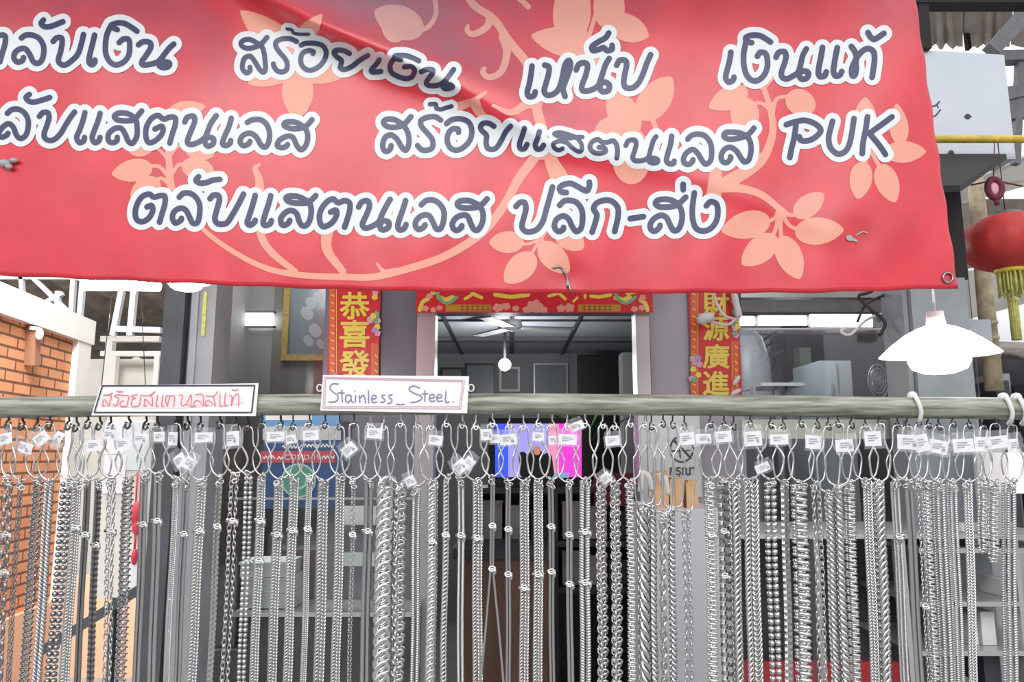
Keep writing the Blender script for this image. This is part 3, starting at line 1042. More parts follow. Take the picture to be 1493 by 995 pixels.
  [(1160,375),(1210,325),(1280,350),(1300,440),(1280,560),(1210,650),(1120,680),(1040,650),(1000,560),(990,430),(1000,320),(1015,220)]]),
]
TO_ = [(310,560),(370,540),(385,610),(330,710),(240,755),(170,720),(155,620),(185,510),(250,420),(340,390),(400,430),(480,410),(545,420),(545,520),(510,640),(475,760)]
LET.append((180 - 233, 240 - 234, .11054, 4.1, [TO_]))
LET.append((180 - 259, 240 - 128, .11054, 4.1, [TO_]))
fo = Field(-100, 5, 1345, 365, 1.25)
fi = Field(-100, 5, 1345, 365, 0.8)
for ox, oy, k, r, strokes in LET:
    for st in strokes:
        pts = [(ox + x * k, oy + y * k) for x, y in st]
        cp = crom(pts, 5)
        fi.stroke(cp, r)
        fo.stroke(cp, 12.0 if r > 3.3 else r + 6.5)
# --- peach vines and leaves
fv = Field(-40, -70, 1390, 428, 1.4)


def vine(pts, w0, w1):
    cp = crom(pts, 6)
    fv.stroke(cp, list(np.linspace(w0 / 2, w1 / 2, len(cp))))


vine([(790,215),(778,232),(755,263),(735,300),(701,341),(648,374),(588,394),(544,404),(500,404),(435,401),(385,390),(335,364),(296,334),(270,300)], 15, 6)
vine([(378,275),(378,300),(380,340),(395,367),(430,396)], 15, 9)
vine([(379,240),(372,246),(378,262),(378,285)], 4, 15)
vine([(478,330),(477,364),(500,396)], 18, 10)
vine([(549,384),(560,396),(575,396)], 3, 10)
vine([(660,-70),(685,0),(719,27),(742,60),(769,94),(780,130),(783,160),(790,190),(790,225)], 10, 16)
vine([(733,54),(739,77),(731,104),(714,113),(704,106),(706,100)], 12, 7)
vine([(715,25),(709,40),(690,50),(681,44),(682,38)], 12, 6)
vine([(719,154),(745,164),(768,152),(782,150)], 5, 18)
vine([(708,135),(692,146),(684,150),(668,156)], 5, 14)
vine([(692,150),(700,165),(715,180)], 16, 10)
vine([(798,195),(803,232),(815,258)], 12, 26)
vine([(760,-70),(745,-20),(770,10)], 8, 8)
# middle bottom leaves
for st in ([(788,348),(770,356),(752,354)], [(790,345),(776,368),(765,380)], [(788,345),(797,362),(800,368)], [(800,330),(792,345)]):
    vine(st, 5, 4)
fv.leaf((752, 353), (714, 354), 32); fv.leaf((769, 381), (737, 411), 38); fv.leaf((797, 365), (829, 397), 36); fv.leaf((820, 340), (850, 362), 34)
# top centre leaf
vine([(601,45),(622,41),(635,22),(633,-5),(620,-40)], 7, 7)
fv.leaf((600, 40), (547, 16), 48); fv.leaf((577, 30), (575, 58), 40)
# left flower
fv.leaf((425, 78), (350, 15), 46); fv.leaf((420, 95), (362, 122), 40); fv.leaf((434, 150), (434, 90), 46); fv.leaf((434, 140), (434, 168), 36)
fv.leaf((440, 95), (505, 108), 46)
fv.leaf((430, 70), (470, 20), 30)
# top right flower
fv.leaf((850, 66), (774, 52), 44); fv.leaf((838, 60), (815, -12), 46); fv.leaf((845, 40), (850, -30), 30); fv.leaf((900, 35), (945, 53), 40)
fv.leaf((888, 26), (888, -30), 46); vine([(868, 22), (861, 46), (856, 62)], 6, 6); fv.leaf((840, 60), (870, 110), 40)
# leaves beside the first line's third word
fv.leaf((918, 182), (890, 132), 46); fv.leaf((944, 160), (979, 113), 46); vine([(918, 178), (935, 198), (950, 215)], 7, 8); vine([(946, 160), (955, 184), (965, 205)], 7, 8)
fv.leaf((890, 190), (895, 220), 50); fv.leaf((920, 225), (921, 263), 54)
# branch below the first line's last word
vine([(1112,110),(1114,129),(1122,155),(1127,185),(1122,211),(1105,240),(1060,270)], 6, 15)
vine([(1123,160),(1108,150),(1094,155)], 6, 5); vine([(1125,170),(1132,145),(1150,140)], 7, 5); vine([(1115,130),(1095,122),(1078,130)], 6, 5); vine([(1114, 128), (1128, 112)], 6, 5)
fv.leaf((1078, 136), (1034, 157), 34); fv.leaf((1160, 146), (1184, 158), 38); fv.leaf((1086, 158), (1086, 192), 42)
# cluster behind the Latin word
fv.leaf((1262, 190), (1261, 142), 34); fv.leaf((1312, 200), (1307, 151), 28); fv.leaf((1302, 222), (1350, 221), 32)
fv.leaf((1257, 248), (1251, 290), 33); fv.leaf((1288, 252), (1305, 295), 34)
vine([(1262,210),(1262,235),(1258,250)], 6, 5); vine([(1265,210),(1278,235),(1288,252)], 7, 6); vine([(1265, 200), (1290, 212), (1305, 220)], 6, 5)
# lower right branch
vine([(1040,300),(1042,270),(1045,240),(1048,215)], 24, 12)
vine([(1050,274),(1080,275),(1110,284),(1136,304)], 14, 9)
vine([(1046,270),(1080,250),(1110,228)], 12, 10)
for st in ([(1136,303),(1130,318),(1114,325)], [(1137,305),(1132,330),(1122,356)], [(1139,305),(1138,330),(1140,358)], [(1138,305),(1150,328),(1172,338)], [(1138,304),(1152,314),(1168,311)]):
    vine(st, 7, 5)
fv.leaf((1108, 324), (1052, 337), 40); fv.leaf((1121, 354), (1082, 386), 38); fv.leaf((1144, 358), (1166, 407), 38); fv.leaf((1174, 338), (1230, 335), 40); fv.leaf((1168, 308), (1201, 283), 32)
# left branch
vine([(246,200),(246,225),(250,275),(262,300)], 7, 14)
vine([(214,243),(232,243),(246,258)], 5, 6); vine([(221,270),(234,260),(249,270)], 5, 6); vine([(252,252),(262,240),(280,243)], 6, 5); vine([(246,235),(236,222),(222,212)], 5, 4); vine([(250,225),(258,215),(268,210)], 5, 4)
fv.leaf((210, 246), (163, 254), 33); fv.leaf((222, 270), (192, 290), 34); fv.leaf((277, 243), (312, 252), 32); fv.leaf((280, 215), (312, 226), 30); fv.leaf((215, 212), (190, 222), 26)
fv.leaf((255, 163), (300, 155), 26)
fv.F[:, :] = np.where((fv.x0 + np.arange(fv.nx) * fv.step)[None, :] > (1330 + ((fv.y0 + np.arange(fv.ny) * fv.step) / 420.0 * 62))[:, None], 5.0, fv.F)

mb = MB(); mb.smooth = True
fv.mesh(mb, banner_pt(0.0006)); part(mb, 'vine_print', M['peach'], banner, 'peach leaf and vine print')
mb = MB(); mb.smooth = True
fo.mesh(mb, banner_pt(0.0012)); part(mb, 'letter_outline', M['print_white'], banner, 'white outline around the lettering')
mb = MB(); mb.smooth = True
fi.mesh(mb, banner_pt(0.0018)); part(mb, 'lettering', M['navy'], banner, 'navy Thai and Latin lettering')
# grommet, torn spot, knotted tie and tape
mb = MB()
bp = banner_pt(0.0025)
mb.tube([bp(1382 + 7 * math.cos(a), 405 + 7 * math.sin(a)) for a in np.linspace(0, 2 * math.pi, 17)[:-1]], 0.0022, 6, closed=True)
part(mb, 'grommet', M['steel_dark'], banner)
mb = MB()
ft = Field(1195, 310, 1275, 380, 0.8)
ft.stroke(crom([(1236, 346), (1243, 349), (1250, 352)], 4), [2, 4, 4, 3, 2, 2, 2, 1.5, 1])
ft.stroke(crom([(1248, 343), (1258, 338), (1264, 340)], 4), 1.0)
ft.mesh(mb, banner_pt(0.0024)); part(mb, 'tear', M['greyplastic'], banner, 'small torn spot')
mb = MB()
mb.tube([bp(x, y) for x, y in crom([(806, 391), (816, 389), (824, 398), (828, 412), (832, 425)], 4)], 0.0022, 6)
mb.tube([bp(x, y) for x, y in crom([(820, 394), (826, 404), (827, 420)], 4)], 0.0016, 6)
part(mb, 'string', M['steel_dark'], banner, 'frayed grey tie string')
mb = MB()
mb.ball(W(6, 238, YB - 0.006), (0.014, 0.006, 0.008)); mb.ball(W(20, 234, YB - 0.006), (0.010, 0.005, 0.005)); mb.ball(W(13, 243, YB - 0.007), (0.008, 0.005, 0.006))
part(mb, 'tape', M['greyplastic'], banner, 'crumpled grey tape at left edge')

# ================================================================== RAIL
YR, RR = 1.2, 0.0172
NE = [(-90, 596), (200, 592), (500, 590), (800, 589.5), (1100, 592), (1493, 597), (1590, 599)]


def rail_y(px):
    return float(np.interp(px, [p[0] for p in NE], [p[1] for p in NE]))


mb = MB()
mb.tube([W(x, rail_y(x), YR) for x in range(-95, 1600, 30)], RR, 24)
rail = mb.build('hanging_rail', M['pipe'])
tag(rail, 'long weathered green-grey pipe rail the necklaces hang from', 'rail')
for sx in (-95, 1590):
    mb = MB()
    p = W(sx, 600, YR)
    mb.tube([(p.x, YR + 0.0, 0), (p.x, YR + 0.0, p.z)], 0.02, 12)
    part(mb, 'support_post', M['pipe'], rail)

# ================================================================== NECKLACES
def frame_at(path, cum, s):
    i = int(np.searchsorted(cum, s)) - 1
    i = max(0, min(i, len(path) - 2))
    t = (s - cum[i]) / max(1e-9, cum[i + 1] - cum[i])
    p = path[i] * (1 - t) + path[i + 1] * t
    T = path[i + 1] - path[i]
    T = T / np.linalg.norm(T)
    Nn = np.array([0.0, -1.0, 0.0])
    S = np.cross(T, Nn)
    S /= np.linalg.norm(S)
    Nn = np.cross(S, T)
    return p, T, S, Nn


def ring_pts(nu, nv, ra, rb, rt):
    """oval ring in the (a, b) plane, thickness rt"""
    vs, fs = [], []
    for i in range(nu):
        an = 2 * math.pi * i / nu
        ca, sa = math.cos(an), math.sin(an)
        nx, ny = ca / ra, sa / rb
        l = math.hypot(nx, ny)
        nx, ny = nx / l, ny / l
        for k in range(nv):
            b = 2 * math.pi * k / nv
            vs.append((ra * ca + nx * rt * math.cos(b), rb * sa + ny * rt * math.cos(b), rt * math.sin(b)))
    for i in range(nu):
        for k in range(nv):
            fs.append((i * nv + k, ((i + 1) % nu) * nv + k, ((i + 1) % nu) * nv + (k + 1) % nv, i * nv + (k + 1) % nv))
    return np.array(vs), fs


def ball_pts(n, m, r):
    vs, fs = [], []
    for i in range(m + 1):
        th = math.pi * i / m
        for k in range(n):
            a = 2 * math.pi * k / n
            vs.append((r[0] * math.sin(th) * math.cos(a), r[1] * math.sin(th) * math.sin(a), r[2] * math.cos(th)))
    for i in range(m):
        for k in range(n):
            fs.append((i * n + k, (i + 1) * n + k, (i + 1) * n + (k + 1) % n, i * n + (k + 1) % n))
    return np.array(vs), fs


def rotm(ax, an):
    c, s = math.cos(an), math.sin(an)
    if ax == 'x':
        return np.array([[1, 0, 0], [0, c, -s], [0, s, c]])
    if ax == 'y':
        return np.array([[c, 0, s], [0, 1, 0], [-s, 0, c]])
    return np.array([[c, -s, 0], [s, c, 0], [0, 0, 1]])


def chain_mesh(mb, path, kind, w):
    """path: Nx3 array in metres, w: strand width in metres. local axes of a link: x = along, y = across, z = towards viewer"""
    path = np.array(path)
    cum = np.concatenate([[0], np.cumsum(np.linalg.norm(np.diff(path, axis=0), axis=1))])
    L = cum[-1]
    mb.smooth = True

    def place(vs, fs, s, R=None, off=(0, 0, 0)):
        p, T, S, Nn = frame_at(path, cum, s)
        B = np.stack([T, S, Nn], axis=1)
        q = vs if R is None else vs @ R.T
        q = q + np.array(off)
        mb.add((q @ B.T + p).tolist(), fs)

    def helix(nst, rad, rt, pitch, nv=6, step=None, ph=0):
        step = step or pitch / 10
        n = int(L / step)
        for h in range(nst):
            pts = []
            for i in range(n + 1):
                s = L * i / n
                p, T, S, Nn = frame_at(path, cum, s)
                a = 2 * math.pi * s / pitch + 2 * math.pi * h / nst + ph
                pts.append(p + S * rad * math.cos(a) + Nn * rad * math.sin(a))
            mb.tube(pts, rt, nv)

    if kind == 'curb':
        vs, fs = ring_pts(10, 5, w * 0.62, w * 0.36, w * 0.17)
        n = max(2, int(L / (w * 0.62)))
        for i in range(n):
            place(vs, fs, L * (i + .5) / n, rotm('z', 0.5) @ rotm('x', 0.75))
    elif kind == 'chunky':
        vs, fs = ring_pts(16, 8, w * 0.56, w * 0.36, w * 0.16)
        n = max(2, int(L / (w * 0.60)))
        for i in range(n):
            place(vs, fs, L * (i + .5) / n, rotm('z', 0.42) @ rotm('x', 0.42))
    elif kind == 'cable':
        vs, fs = ring_pts(10, 5, w * 0.75, w * 0.36, w * 0.13)
        n = max(2, int(L / (w * 1.05)))
        for i in range(n):
            place(vs, fs, L * (i + .5) / n, rotm('x', 0.35 if i % 2 else 1.35))
    elif kind == 'rope':
        helix(2, w * 0.25, w * 0.26, w * 1.5, 6)
    elif kind == 'bigrope':
        helix(3, w * 0.27, w * 0.22, w * 2.4, 6)
    elif kind == 'snake':
        n = int(L / (w * 0.32))
        pts, rr = [], []
        for i in range(2 * n + 1):
            p, T, S, Nn = frame_at(path, cum, L * i / (2 * n))
            pts.append(p)
            rr.append(w * (0.5 if i % 2 else 0.43))
        mb.tube(pts, rr, 8)
    elif kind == 'bead':
        vs, fs = ball_pts(8, 6, (w * 0.48, w * 0.48, w * 0.48))
        n = max(2, int(L / (w * 1.0)))
        for i in range(n):
            place(vs, fs, L * (i + .5) / n)
    elif kind == 'box':
        b = w * 0.40
        vs = np.array([(x, y, z) for x in (-b, b) for y in (-b, b) for z in (-b, b)])
        fs = [(0, 1, 3, 2), (4, 6, 7, 5), (0, 4, 5, 1), (2, 3, 7, 6), (0, 2, 6, 4), (1, 5, 7, 3)]
        n = max(2, int(L / (w * 0.78)))
        mb.smooth = False
        for i in range(n):
            place(vs, fs, L * (i + .5) / n, rotm('x', 0.785 * (i % 2) + 0.2) @ rotm('z', 0.25))
    elif kind == 'byzantine':
        vs, fs = ring_pts(9, 5, w * 0.33, w * 0.33, w * 0.11)
        n = max(2, int(L / (w * 0.26)))
        for i in range(n):
            k = i % 4
            R = (rotm('y', 1.1) @ rotm('x', 0.4), rotm('x', 1.3) @ rotm('z', .5), rotm('y', -1.1) @ rotm('x', 0.3), rotm('x', 0.2) @ rotm('y', 0.4))[k]
            place(vs, fs, L * (i + .5) / n, R, (0, (-.14, .14, .14, -.14)[k] * w, (0.08 if k % 2 else -.08) * w))
    elif kind == 'ladder':
        vs, fs = ball_pts(8, 6, (w * 0.17, w * 0.50, w * 0.2))
        v2, f2 = ball_pts(6, 5, (w * 0.20, w * 0.17, w * 0.17))
        n = max(2, int(L / (w * 0.42)))
        for i in range(n):
            place(vs, fs, L * (i + .5) / n, rotm('z', 0.12))
            if i % 1 == 0:
                place(v2, f2, L * (i + 1.0) / n if i < n - 1 else L * (i + .5) / n, None, (0, 0.22 * w * (1 if i % 2 else -1), -0.05 * w))
    elif kind == 'mesh':
        vs, fs = ball_pts(6, 5, (w * 0.15, w * 0.24, w * 0.12))
        n = max(2, int(L / (w * 0.22)))
        for i in range(n):
            for k in (-1, 1):
                place(vs, fs, L * (i + (.25 if k > 0 else .75)) / n, rotm('z', 0.55 * k), (0, 0.24 * w * k, 0))
    elif kind == 'bar':
        vs, fs = ball_pts(8, 6, (w * 0.95, w * 0.34, w * 0.3))
        v2, f2 = ring_pts(10, 5, w * 0.38, w * 0.4, w * 0.13)
        n = max(2, int(L / (w * 2.3)))
        for i in range(n):
            place(vs, fs, L * (i + .35) / n)
            place(v2, f2, L * (i + .85) / n, rotm('x', 0.4))
    mb.smooth = False


KIND_WORDS = {'curb': 'curb link', 'chunky': 'heavy curb link', 'cable': 'open cable link', 'rope': 'twisted rope', 'bigrope': 'thick spiral rope',
              'snake': 'smooth snake', 'bead': 'beaded ball', 'box': 'fine box link', 'byzantine': 'chunky woven byzantine', 'ladder': 'ladder link',
              'mesh': 'flat herringbone', 'bar': 'bar and ring'}
# top x, top y, bottom x, bundle width px, kind, strands, clasp heights px, loop bottom px, tone
NK = [
 (12, 700, -4, 17, 'bar', 2, (780, 835), 1040, 'd'),
 (30, 704, 12, 9, 'cable', 2, (), 1060, 'd'),
 (56, 700, 35, 15, 'byzantine', 2, (), 1050, 'd'),
 (72, 704, 54, 14, 'rope', 2, (), 1030, 's'),
 (98, 702, 74, 18, 'bead', 2, (), 1045, 'd'),
 (113, 704, 94, 14, 'curb', 2, (770,), 1060, 's'),
 (128, 700, 112, 10, 'snake', 2, (780,), 1030, 'd'),
 (143, 704, 131, 10, 'box', 2, (795,), 1055, 'd'),
 (163, 700, 156, 14, 'cable', 2, (775,), 1040, 's'),
 (187, 700, 175, 17, 'byzantine', 2, (), 1050, 'd'),
 (211, 694, 199, 12, 'snake', 2, (765,), 1035, 's'),
 (231, 694, 221, 13, 'snake', 2, (760,), 1050, 's'),
 (257, 700, 242, 9, 'curb', 2, (), 1045, 's'),
 (271, 704, 258, 11, 'snake', 2, (779,), 1060, 's'),
 (294, 703, 279, 15, 'curb', 2, (775,), 1050, 's'),
 (320, 698, 306, 9, 'box', 2, (768,), 1040, 's'),
 (342, 694, 328, 15, 'cable', 2, (760,), 1055, 's'),
 (363, 694, 352, 14, 'bead', 2, (), 1040, 's'),
 (382, 696, 370, 13, 'curb', 2, (760, 818), 1055, 's'),
 (407, 702, 396, 14, 'curb', 2, (780,), 1045, 's'),
 (429, 698, 419, 14, 'curb', 2, (774,), 1060, 's'),
 (451, 698, 442, 9, 'curb', 2, (772,), 1040, 's'),
 (472, 704, 465, 16, 'curb', 2, (), 1055, 's'),
 (497, 696, 489, 14, 'curb', 2, (), 1045, 's'),
 (516, 702, 509, 7, 'cable', 2, (780,), 1050, 's'),
 (538, 702, 531, 14, 'snake', 2, (775,), 1040, 's'),
 (562, 702, 556, 25, 'chunky', 1, (), 1060, 's'),
 (584, 708, 579, 16, 'byzantine', 1, (), 1045, 's'),
 (607, 712, 604, 14, 'mesh', 1, (), 1055, 's'),
 (631, 704, 627, 14, 'chunky', 1, (790,), 1050, 's'),
 (651, 698, 646, 9, 'curb', 1, (780,), 1040, 's'),
 (672, 700, 671, 11, 'mesh', 1, (781,), 1060, 's'),
 (696, 704, 696, 15, 'curb', 2, (785,), 1045, 's'),
 (718, 698, 717, 7, 'snake', 2, (767, 830), 1050, 'v'),
 (741, 704, 741, 8, 'snake', 2, (772, 838), 1055, 's'),
 (765, 704, 764, 14, 'curb', 2, (858,), 1040, 's'),
 (785, 702, 784, 14, 'curb', 2, (838,), 1060, 's'),
 (803, 702, 805, 9, 'snake', 2, (768, 834), 1045, 's'),
 (829, 706, 832, 10, 'snake', 2, (780, 852), 1055, 's'),
 (853, 702, 854, 17, 'mesh', 1, (776, 850), 1040, 's'),
 (877, 706, 880, 14, 'byzantine', 1, (), 1060, 's'),
 (898, 706, 901, 14, 'byzantine', 1, (), 1045, 's'),
 (919, 704, 923, 13, 'ladder', 1, (), 1050, 's'),
 (938, 740, 942, 17, 'bigrope', 1, (), 1055, 's'),
 (952, 742, 955, 10, 'rope', 1, (), 1040, 's'),
 (967, 752, 970, 10, 'cable', 1, (), 1060, 's'),
 (979, 744, 983, 10, 'rope', 1, (), 1045, 's'),
 (1000, 750, 1005, 14, 'cable', 2, (), 1050, 's'),
 (1036, 702, 1042, 15, 'ladder', 1, (780,), 1055, 's'),
 (1054, 702, 1061, 16, 'box', 2, (775, 840), 1040, 's'),
 (1072, 702, 1079, 13, 'curb', 1, (), 1060, 's'),
 (1094, 702, 1101, 22, 'curb', 2, (), 1045, 's'),
 (1122, 702, 1131, 19, 'bead', 2, (), 1050, 's'),
 (1144, 706, 1151, 11, 'box', 2, (), 1055, 's'),
 (1168, 706, 1176, 21, 'ladder', 1, (), 1040, 's'),
 (1190, 708, 1200, 16, 'cable', 2, (), 1060, 's'),
 (1210, 722, 1220, 10, 'rope', 1, (), 1045, 's'),
 (1222, 712, 1234, 11, 'rope', 1, (), 1050, 's'),
 (1240, 706, 1250, 14, 'ladder', 1, (), 1055, 's'),
 (1264, 704, 1276, 14, 'curb', 2, (), 1040, 's'),
 (1283, 706, 1294, 15, 'curb', 1, (), 1060, 's'),
 (1307, 704, 1322, 11, 'mesh', 1, (783,), 1045, 's'),
 (1325, 704, 1341, 13, 'snake', 2, (), 1050, 's'),
 (1340, 704, 1356, 10, 'cable', 2, (885,), 1055, 's'),
 (1352, 706, 1366, 12, 'ladder', 1, (), 1040, 's'),
 (1371, 706, 1384, 16, 'mesh', 1, (), 1060, 's'),
 (1390, 706, 1402, 13, 'mesh', 1, (), 1045, 's'),
 (1411, 706, 1419, 13, 'curb', 2, (), 1050, 's'),
 (1436, 704, 1437, 12, 'ladder', 1, (), 800, 's'),
 (1451, 706, 1452, 13, 'ladder', 1, (), 812, 's'),
 (1474, 704, 1478, 16, 'mesh', 1, (), 1060, 's'),
]
ORD = ['first', 'second', 'third', 'fourth', 'fifth', 'sixth', 'seventh', 'eighth', 'ninth', 'tenth', 'eleventh', 'twelfth', 'thirteenth', 'fourteenth', 'fifteenth', 'sixteenth']
ZONES = [(-50, 108, 'before the brick wall'), (108, 205, 'below the Thai paper sign'), (205, 300, 'by the left shop post'),
         (300, 382, 'left of the blue poster'), (382, 505, 'before the blue poster'), (505, 600, 'below the word Stainless'),
         (600, 720, 'below the word Steel'), (720, 850, 'before the pink television'), (850, 935, 'right of the television'),
         (935, 1030, 'before the no smoking sign'), (1030, 1150, 'below the right scroll'), (1150, 1260, 'below the white cabinet'),
         (1260, 1345, 'left of the lit lamp'), (1345, 1600, 'right of the lit lamp')]
zcount = {}


def zone_label(x, kind):
    for a, b, t in ZONES:
        if a <= x < b:
            k = (kind, t)
            zcount[k] = zcount.get(k, 0) + 1
            return ORD[zcount[k] - 1], t
    return 'last', 'at the rail end'


PXM = YR / F   # metres per pixel near the rail
hook_xs = []
for n, (xt, yt, xb, w, kind, ns, clasps, yl, tone) in enumerate(NK):
    yo = (-0.006, 0.005, -0.001)[n % 3]
    Yc = YR + yo
    top = W(xt, yt - 4, Yc)
    org = (top.x, top.y, top.z)
    sw = w * PXM * (0.5 if ns == 2 else 1.0) * 0.98
    mb = MB()

    def strand_path(off0, off1):
        pts = []
        for k in range(25):
            t = k / 24
            y = yt + (yl - yt) * t
            x = xt + (xb - xt) * (y - yt) / (995 - yt)
            o = off0 + (off1 - off0) * min(1, t * 6)
            wob = 0.5 * math.sin(t * 9 + n)
            p = W(x + o + wob, y, Yc)
            pts.append(np.array(p))
        return pts
    if ns == 2:
        hw = w * 0.25
        if tone == 'v':
            a = strand_path(-hw, -hw); b = strand_path(hw, hw)
            for k in range(25):
                t = max(0, k / 24 - 0.38)
                a[k] = a[k] + np.array([-t * 0.034, 0, 0]); b[k] = b[k] + np.array([t * 0.034, 0, 0])
        else:
            a = strand_path(-hw, -hw); b = strand_path(hw, hw)
        # bottom bend
        pa, pb = a[-1], b[-1]
        mid = (pa + pb) / 2
        rad = np.linalg.norm(pb - pa) / 2
        bend = [mid + (pa - mid) * math.cos(t) + np.array([0, 0, -rad * 1.3]) * math.sin(t) for t in np.linspace(0, math.pi, 9)[1:-1]]
        path = a + bend + b[::-1]
    else:
        path = strand_path(0, 0)
        back = [p + np.array([0, max(0.006, sw * 0.75), 0]) for p in path[::-1]]
        m_ = (path[-1] + back[0]) / 2 + np.array([0, 0, -sw * 0.6])
        path = path + [m_] + back
        # keep the rear half of the folded chain short of the crossing at the top
    chain_mesh(mb, path, kind, sw)
    ordn, zt = zone_label(xt, 'necklace')
    mtl = M['steel'] if tone in 's' else (M['steel_dark'] if tone == 'd' else M['steel_soft'])  # tone d paints the backlit look of the left necklaces into the steel
    if kind in ('snake', 'mesh') and tone != 'd':
        mtl = M['steel_soft']
    nk = mb.build('necklace', mtl, None, origin=org)
    tag(nk, '%s silver %s necklace, %s from left %s' % ('broad' if w > 16 else 'slim' if w < 10 else 'shiny', KIND_WORDS[kind], ordn, zt) , 'necklace', 'steel necklaces on the rail')
    # knot of rings where it hangs, and clasps lower down
    mb = MB()
    for q in range(5):
        c = W(xt + random.uniform(-.35, .35) * max(w, 9), yt - 4 + q * 3, Yc - 0.003 - 0.0015 * q)
        v_, f_ = ring_pts(10, 5, 0.0042, 0.0034, 0.0012)
        R = rotm('z', random.uniform(0, 3)) @ rotm('x', 1.2 + random.uniform(-.6, .6))
        mb.smooth = True
        mb.add(((v_ @ R.T) + np.array(c)).tolist(), f_)
    part(mb, 'jump_ring', M['steel'], nk)
    for cy in clasps:
        cx = xt + (xb - xt) * (cy - yt) / (995 - yt)
        c = W(cx, cy, Yc - 0.004)
        hwid = max(5, w * 0.5 + 1.5)
        mb = MB()
        mb.tube([W(cx - hwid, cy - 1, Yc - 0.002), W(cx, cy + 1, Yc - 0.004), W(cx + hwid, cy - 1, Yc - 0.002)], 0.0026, 7)
        mb.ball(W(cx + hwid * .7, cy + 4, Yc - 0.005), (0.003, 0.0025, 0.005))
        cl_ = part(mb, 'clasp', M['steel'], nk)
        mb = MB()
        v_, f_ = ring_pts(12, 6, 0.0048, 0.0040, 0.0014)
        mb.smooth = True
        mb.add(((v_ @ (rotm('x', 1.25)).T) + np.array(c)).tolist(), f_)
        part(mb, 'clasp_ring', M['steel'], cl_)
    hook_xs.append((xt, yt, n, Yc))

# pear-shaped wire hangers the necklaces hang on, one per necklace, and the small hooks under the rail
for xt, yt, n, Yc in hook_xs:
    hx = xt + (0, 2, -2)[n % 3]
    yb_ = yt - 3
    yt_ = 618 + (n % 3) * 2
    half_n, half_b = 6.5 + (n % 2), 15 + (n * 7 % 5)
    ca = math.cos((n * 37 % 60 - 30) * math.pi / 180)
    sa = math.sin((n * 37 % 60 - 30) * math.pi / 180)
    prof = []
    sh = 652 + (n * 5 % 6)
    right = [(0, yt_), (half_n * .75, yt_ + 2), (half_n, yt_ + 9), (half_n, sh - 12), (half_n * 1.2, sh - 4), (half_b * .8, sh + 6), (half_b, sh + 17), (half_b * .8, yb_ - 10), (half_b * .35, yb_ - 2)]
    pts = right + [(0, yb_)] + [(-x, y) for x, y in right[:0:-1]]
    cp = crom(pts, 4, closed=True)
    c0 = W(hx, yt_, Yc)
    mb = MB()
    world_pts = []
    for x, y in cp:
        base = W(hx, y, Yc)
        d = x * PXM
        world_pts.append((base.x + d * ca, base.y + d * sa * 0.55, base.z))
    mb.tube(world_pts, 0.0014 if n % 4 else 0.0017, 6, closed=True)
    o = mb.build('wire_hanger', M['wire'], None, origin=(c0.x, c0.y, c0.z))
    ordn, zt = zone_label(xt, 'hanger')
    tag(o, 'pear-shaped bright wire hanger, %s from left %s' % (ordn, zt), 'hanger', 'wire hangers on the rail')
    # hook: short shank out of the rail's underside and an open eye through the hanger's neck
    ry = rail_y(hx)
    p0 = W(hx, ry + 13, Yc)
    z_eye = W(hx, yt_ - 4, Yc)
    mb = MB()
    r_ = 0.0072 if xt < 420 else 0.0062
    loop = [(hx, ry + 12)]
    eye = [Vector((z_eye.x + r_ * math.sin(a) * (0.9 if n % 2 else -0.9) * 0.6, Yc + r_ * 0.35 * math.cos(a), z_eye.z + 0.002 - r_ * (1 - math.cos(a)) )) for a in np.linspace(0, 5.2, 12)]
    mb.tube([p0 + Vector((0, 0, 0.004)), p0.lerp(eye[0], .5)] + eye, 0.0019 if xt < 420 else 0.0014, 6)
    part(mb, 'hook', M['hook'] if xt < 520 or xt > 940 else M['steel_soft'], rail)

# ------------------------------------------------------------------ price tags
TAGS = [(8,640,10,26,18),(35,653,-15,26,17),(60,640,40,22,18),(84,641,70,22,16),(137,650,5,24,18),(160,634,-5,24,17),(180,648,10,22,20),(205,640,0,22,16),(232,637,2,16,16),
 (251,640,0,14,22),(262,672,35,20,20),(276,676,-30,18,20),(297,638,2,26,16),(338,640,4,22,24),(402,637,2,26,16),(424,641,10,16,14),(453,635,3,24,16),(509,656,40,22,18),
 (546,632,-3,24,17),(598,702,25,15,16),(635,642,-6,22,16),(671,681,40,20,20),(683,676,-40,16,20),(710,634,3,18,18),(722,640,2,16,14),(741,641,4,26,17),(785,637,-2,18,14),(806,642,3,12,14),(828,641,-2,28,17),
 (840,622,20,22,14),(893,643,5,22,16),(884,697,40,16,16),(1002,640,3,22,20),(1027,640,2,26,16),(1055,637,4,24,18),(1098,640,4,26,24),(1136,641,2,28,17),(1113,682,20,24,14),(1186,645,-4,28,22),
 (1233,650,3,30,20),(1273,640,2,26,24),(1325,645,-3,34,24),(1345,646,10,18,28),(1369,652,-12,26,22),(1405,650,3,32,22),(1432,648,-2,20,24),(1455,645,6,28,20),(1479,650,4,20,22)]
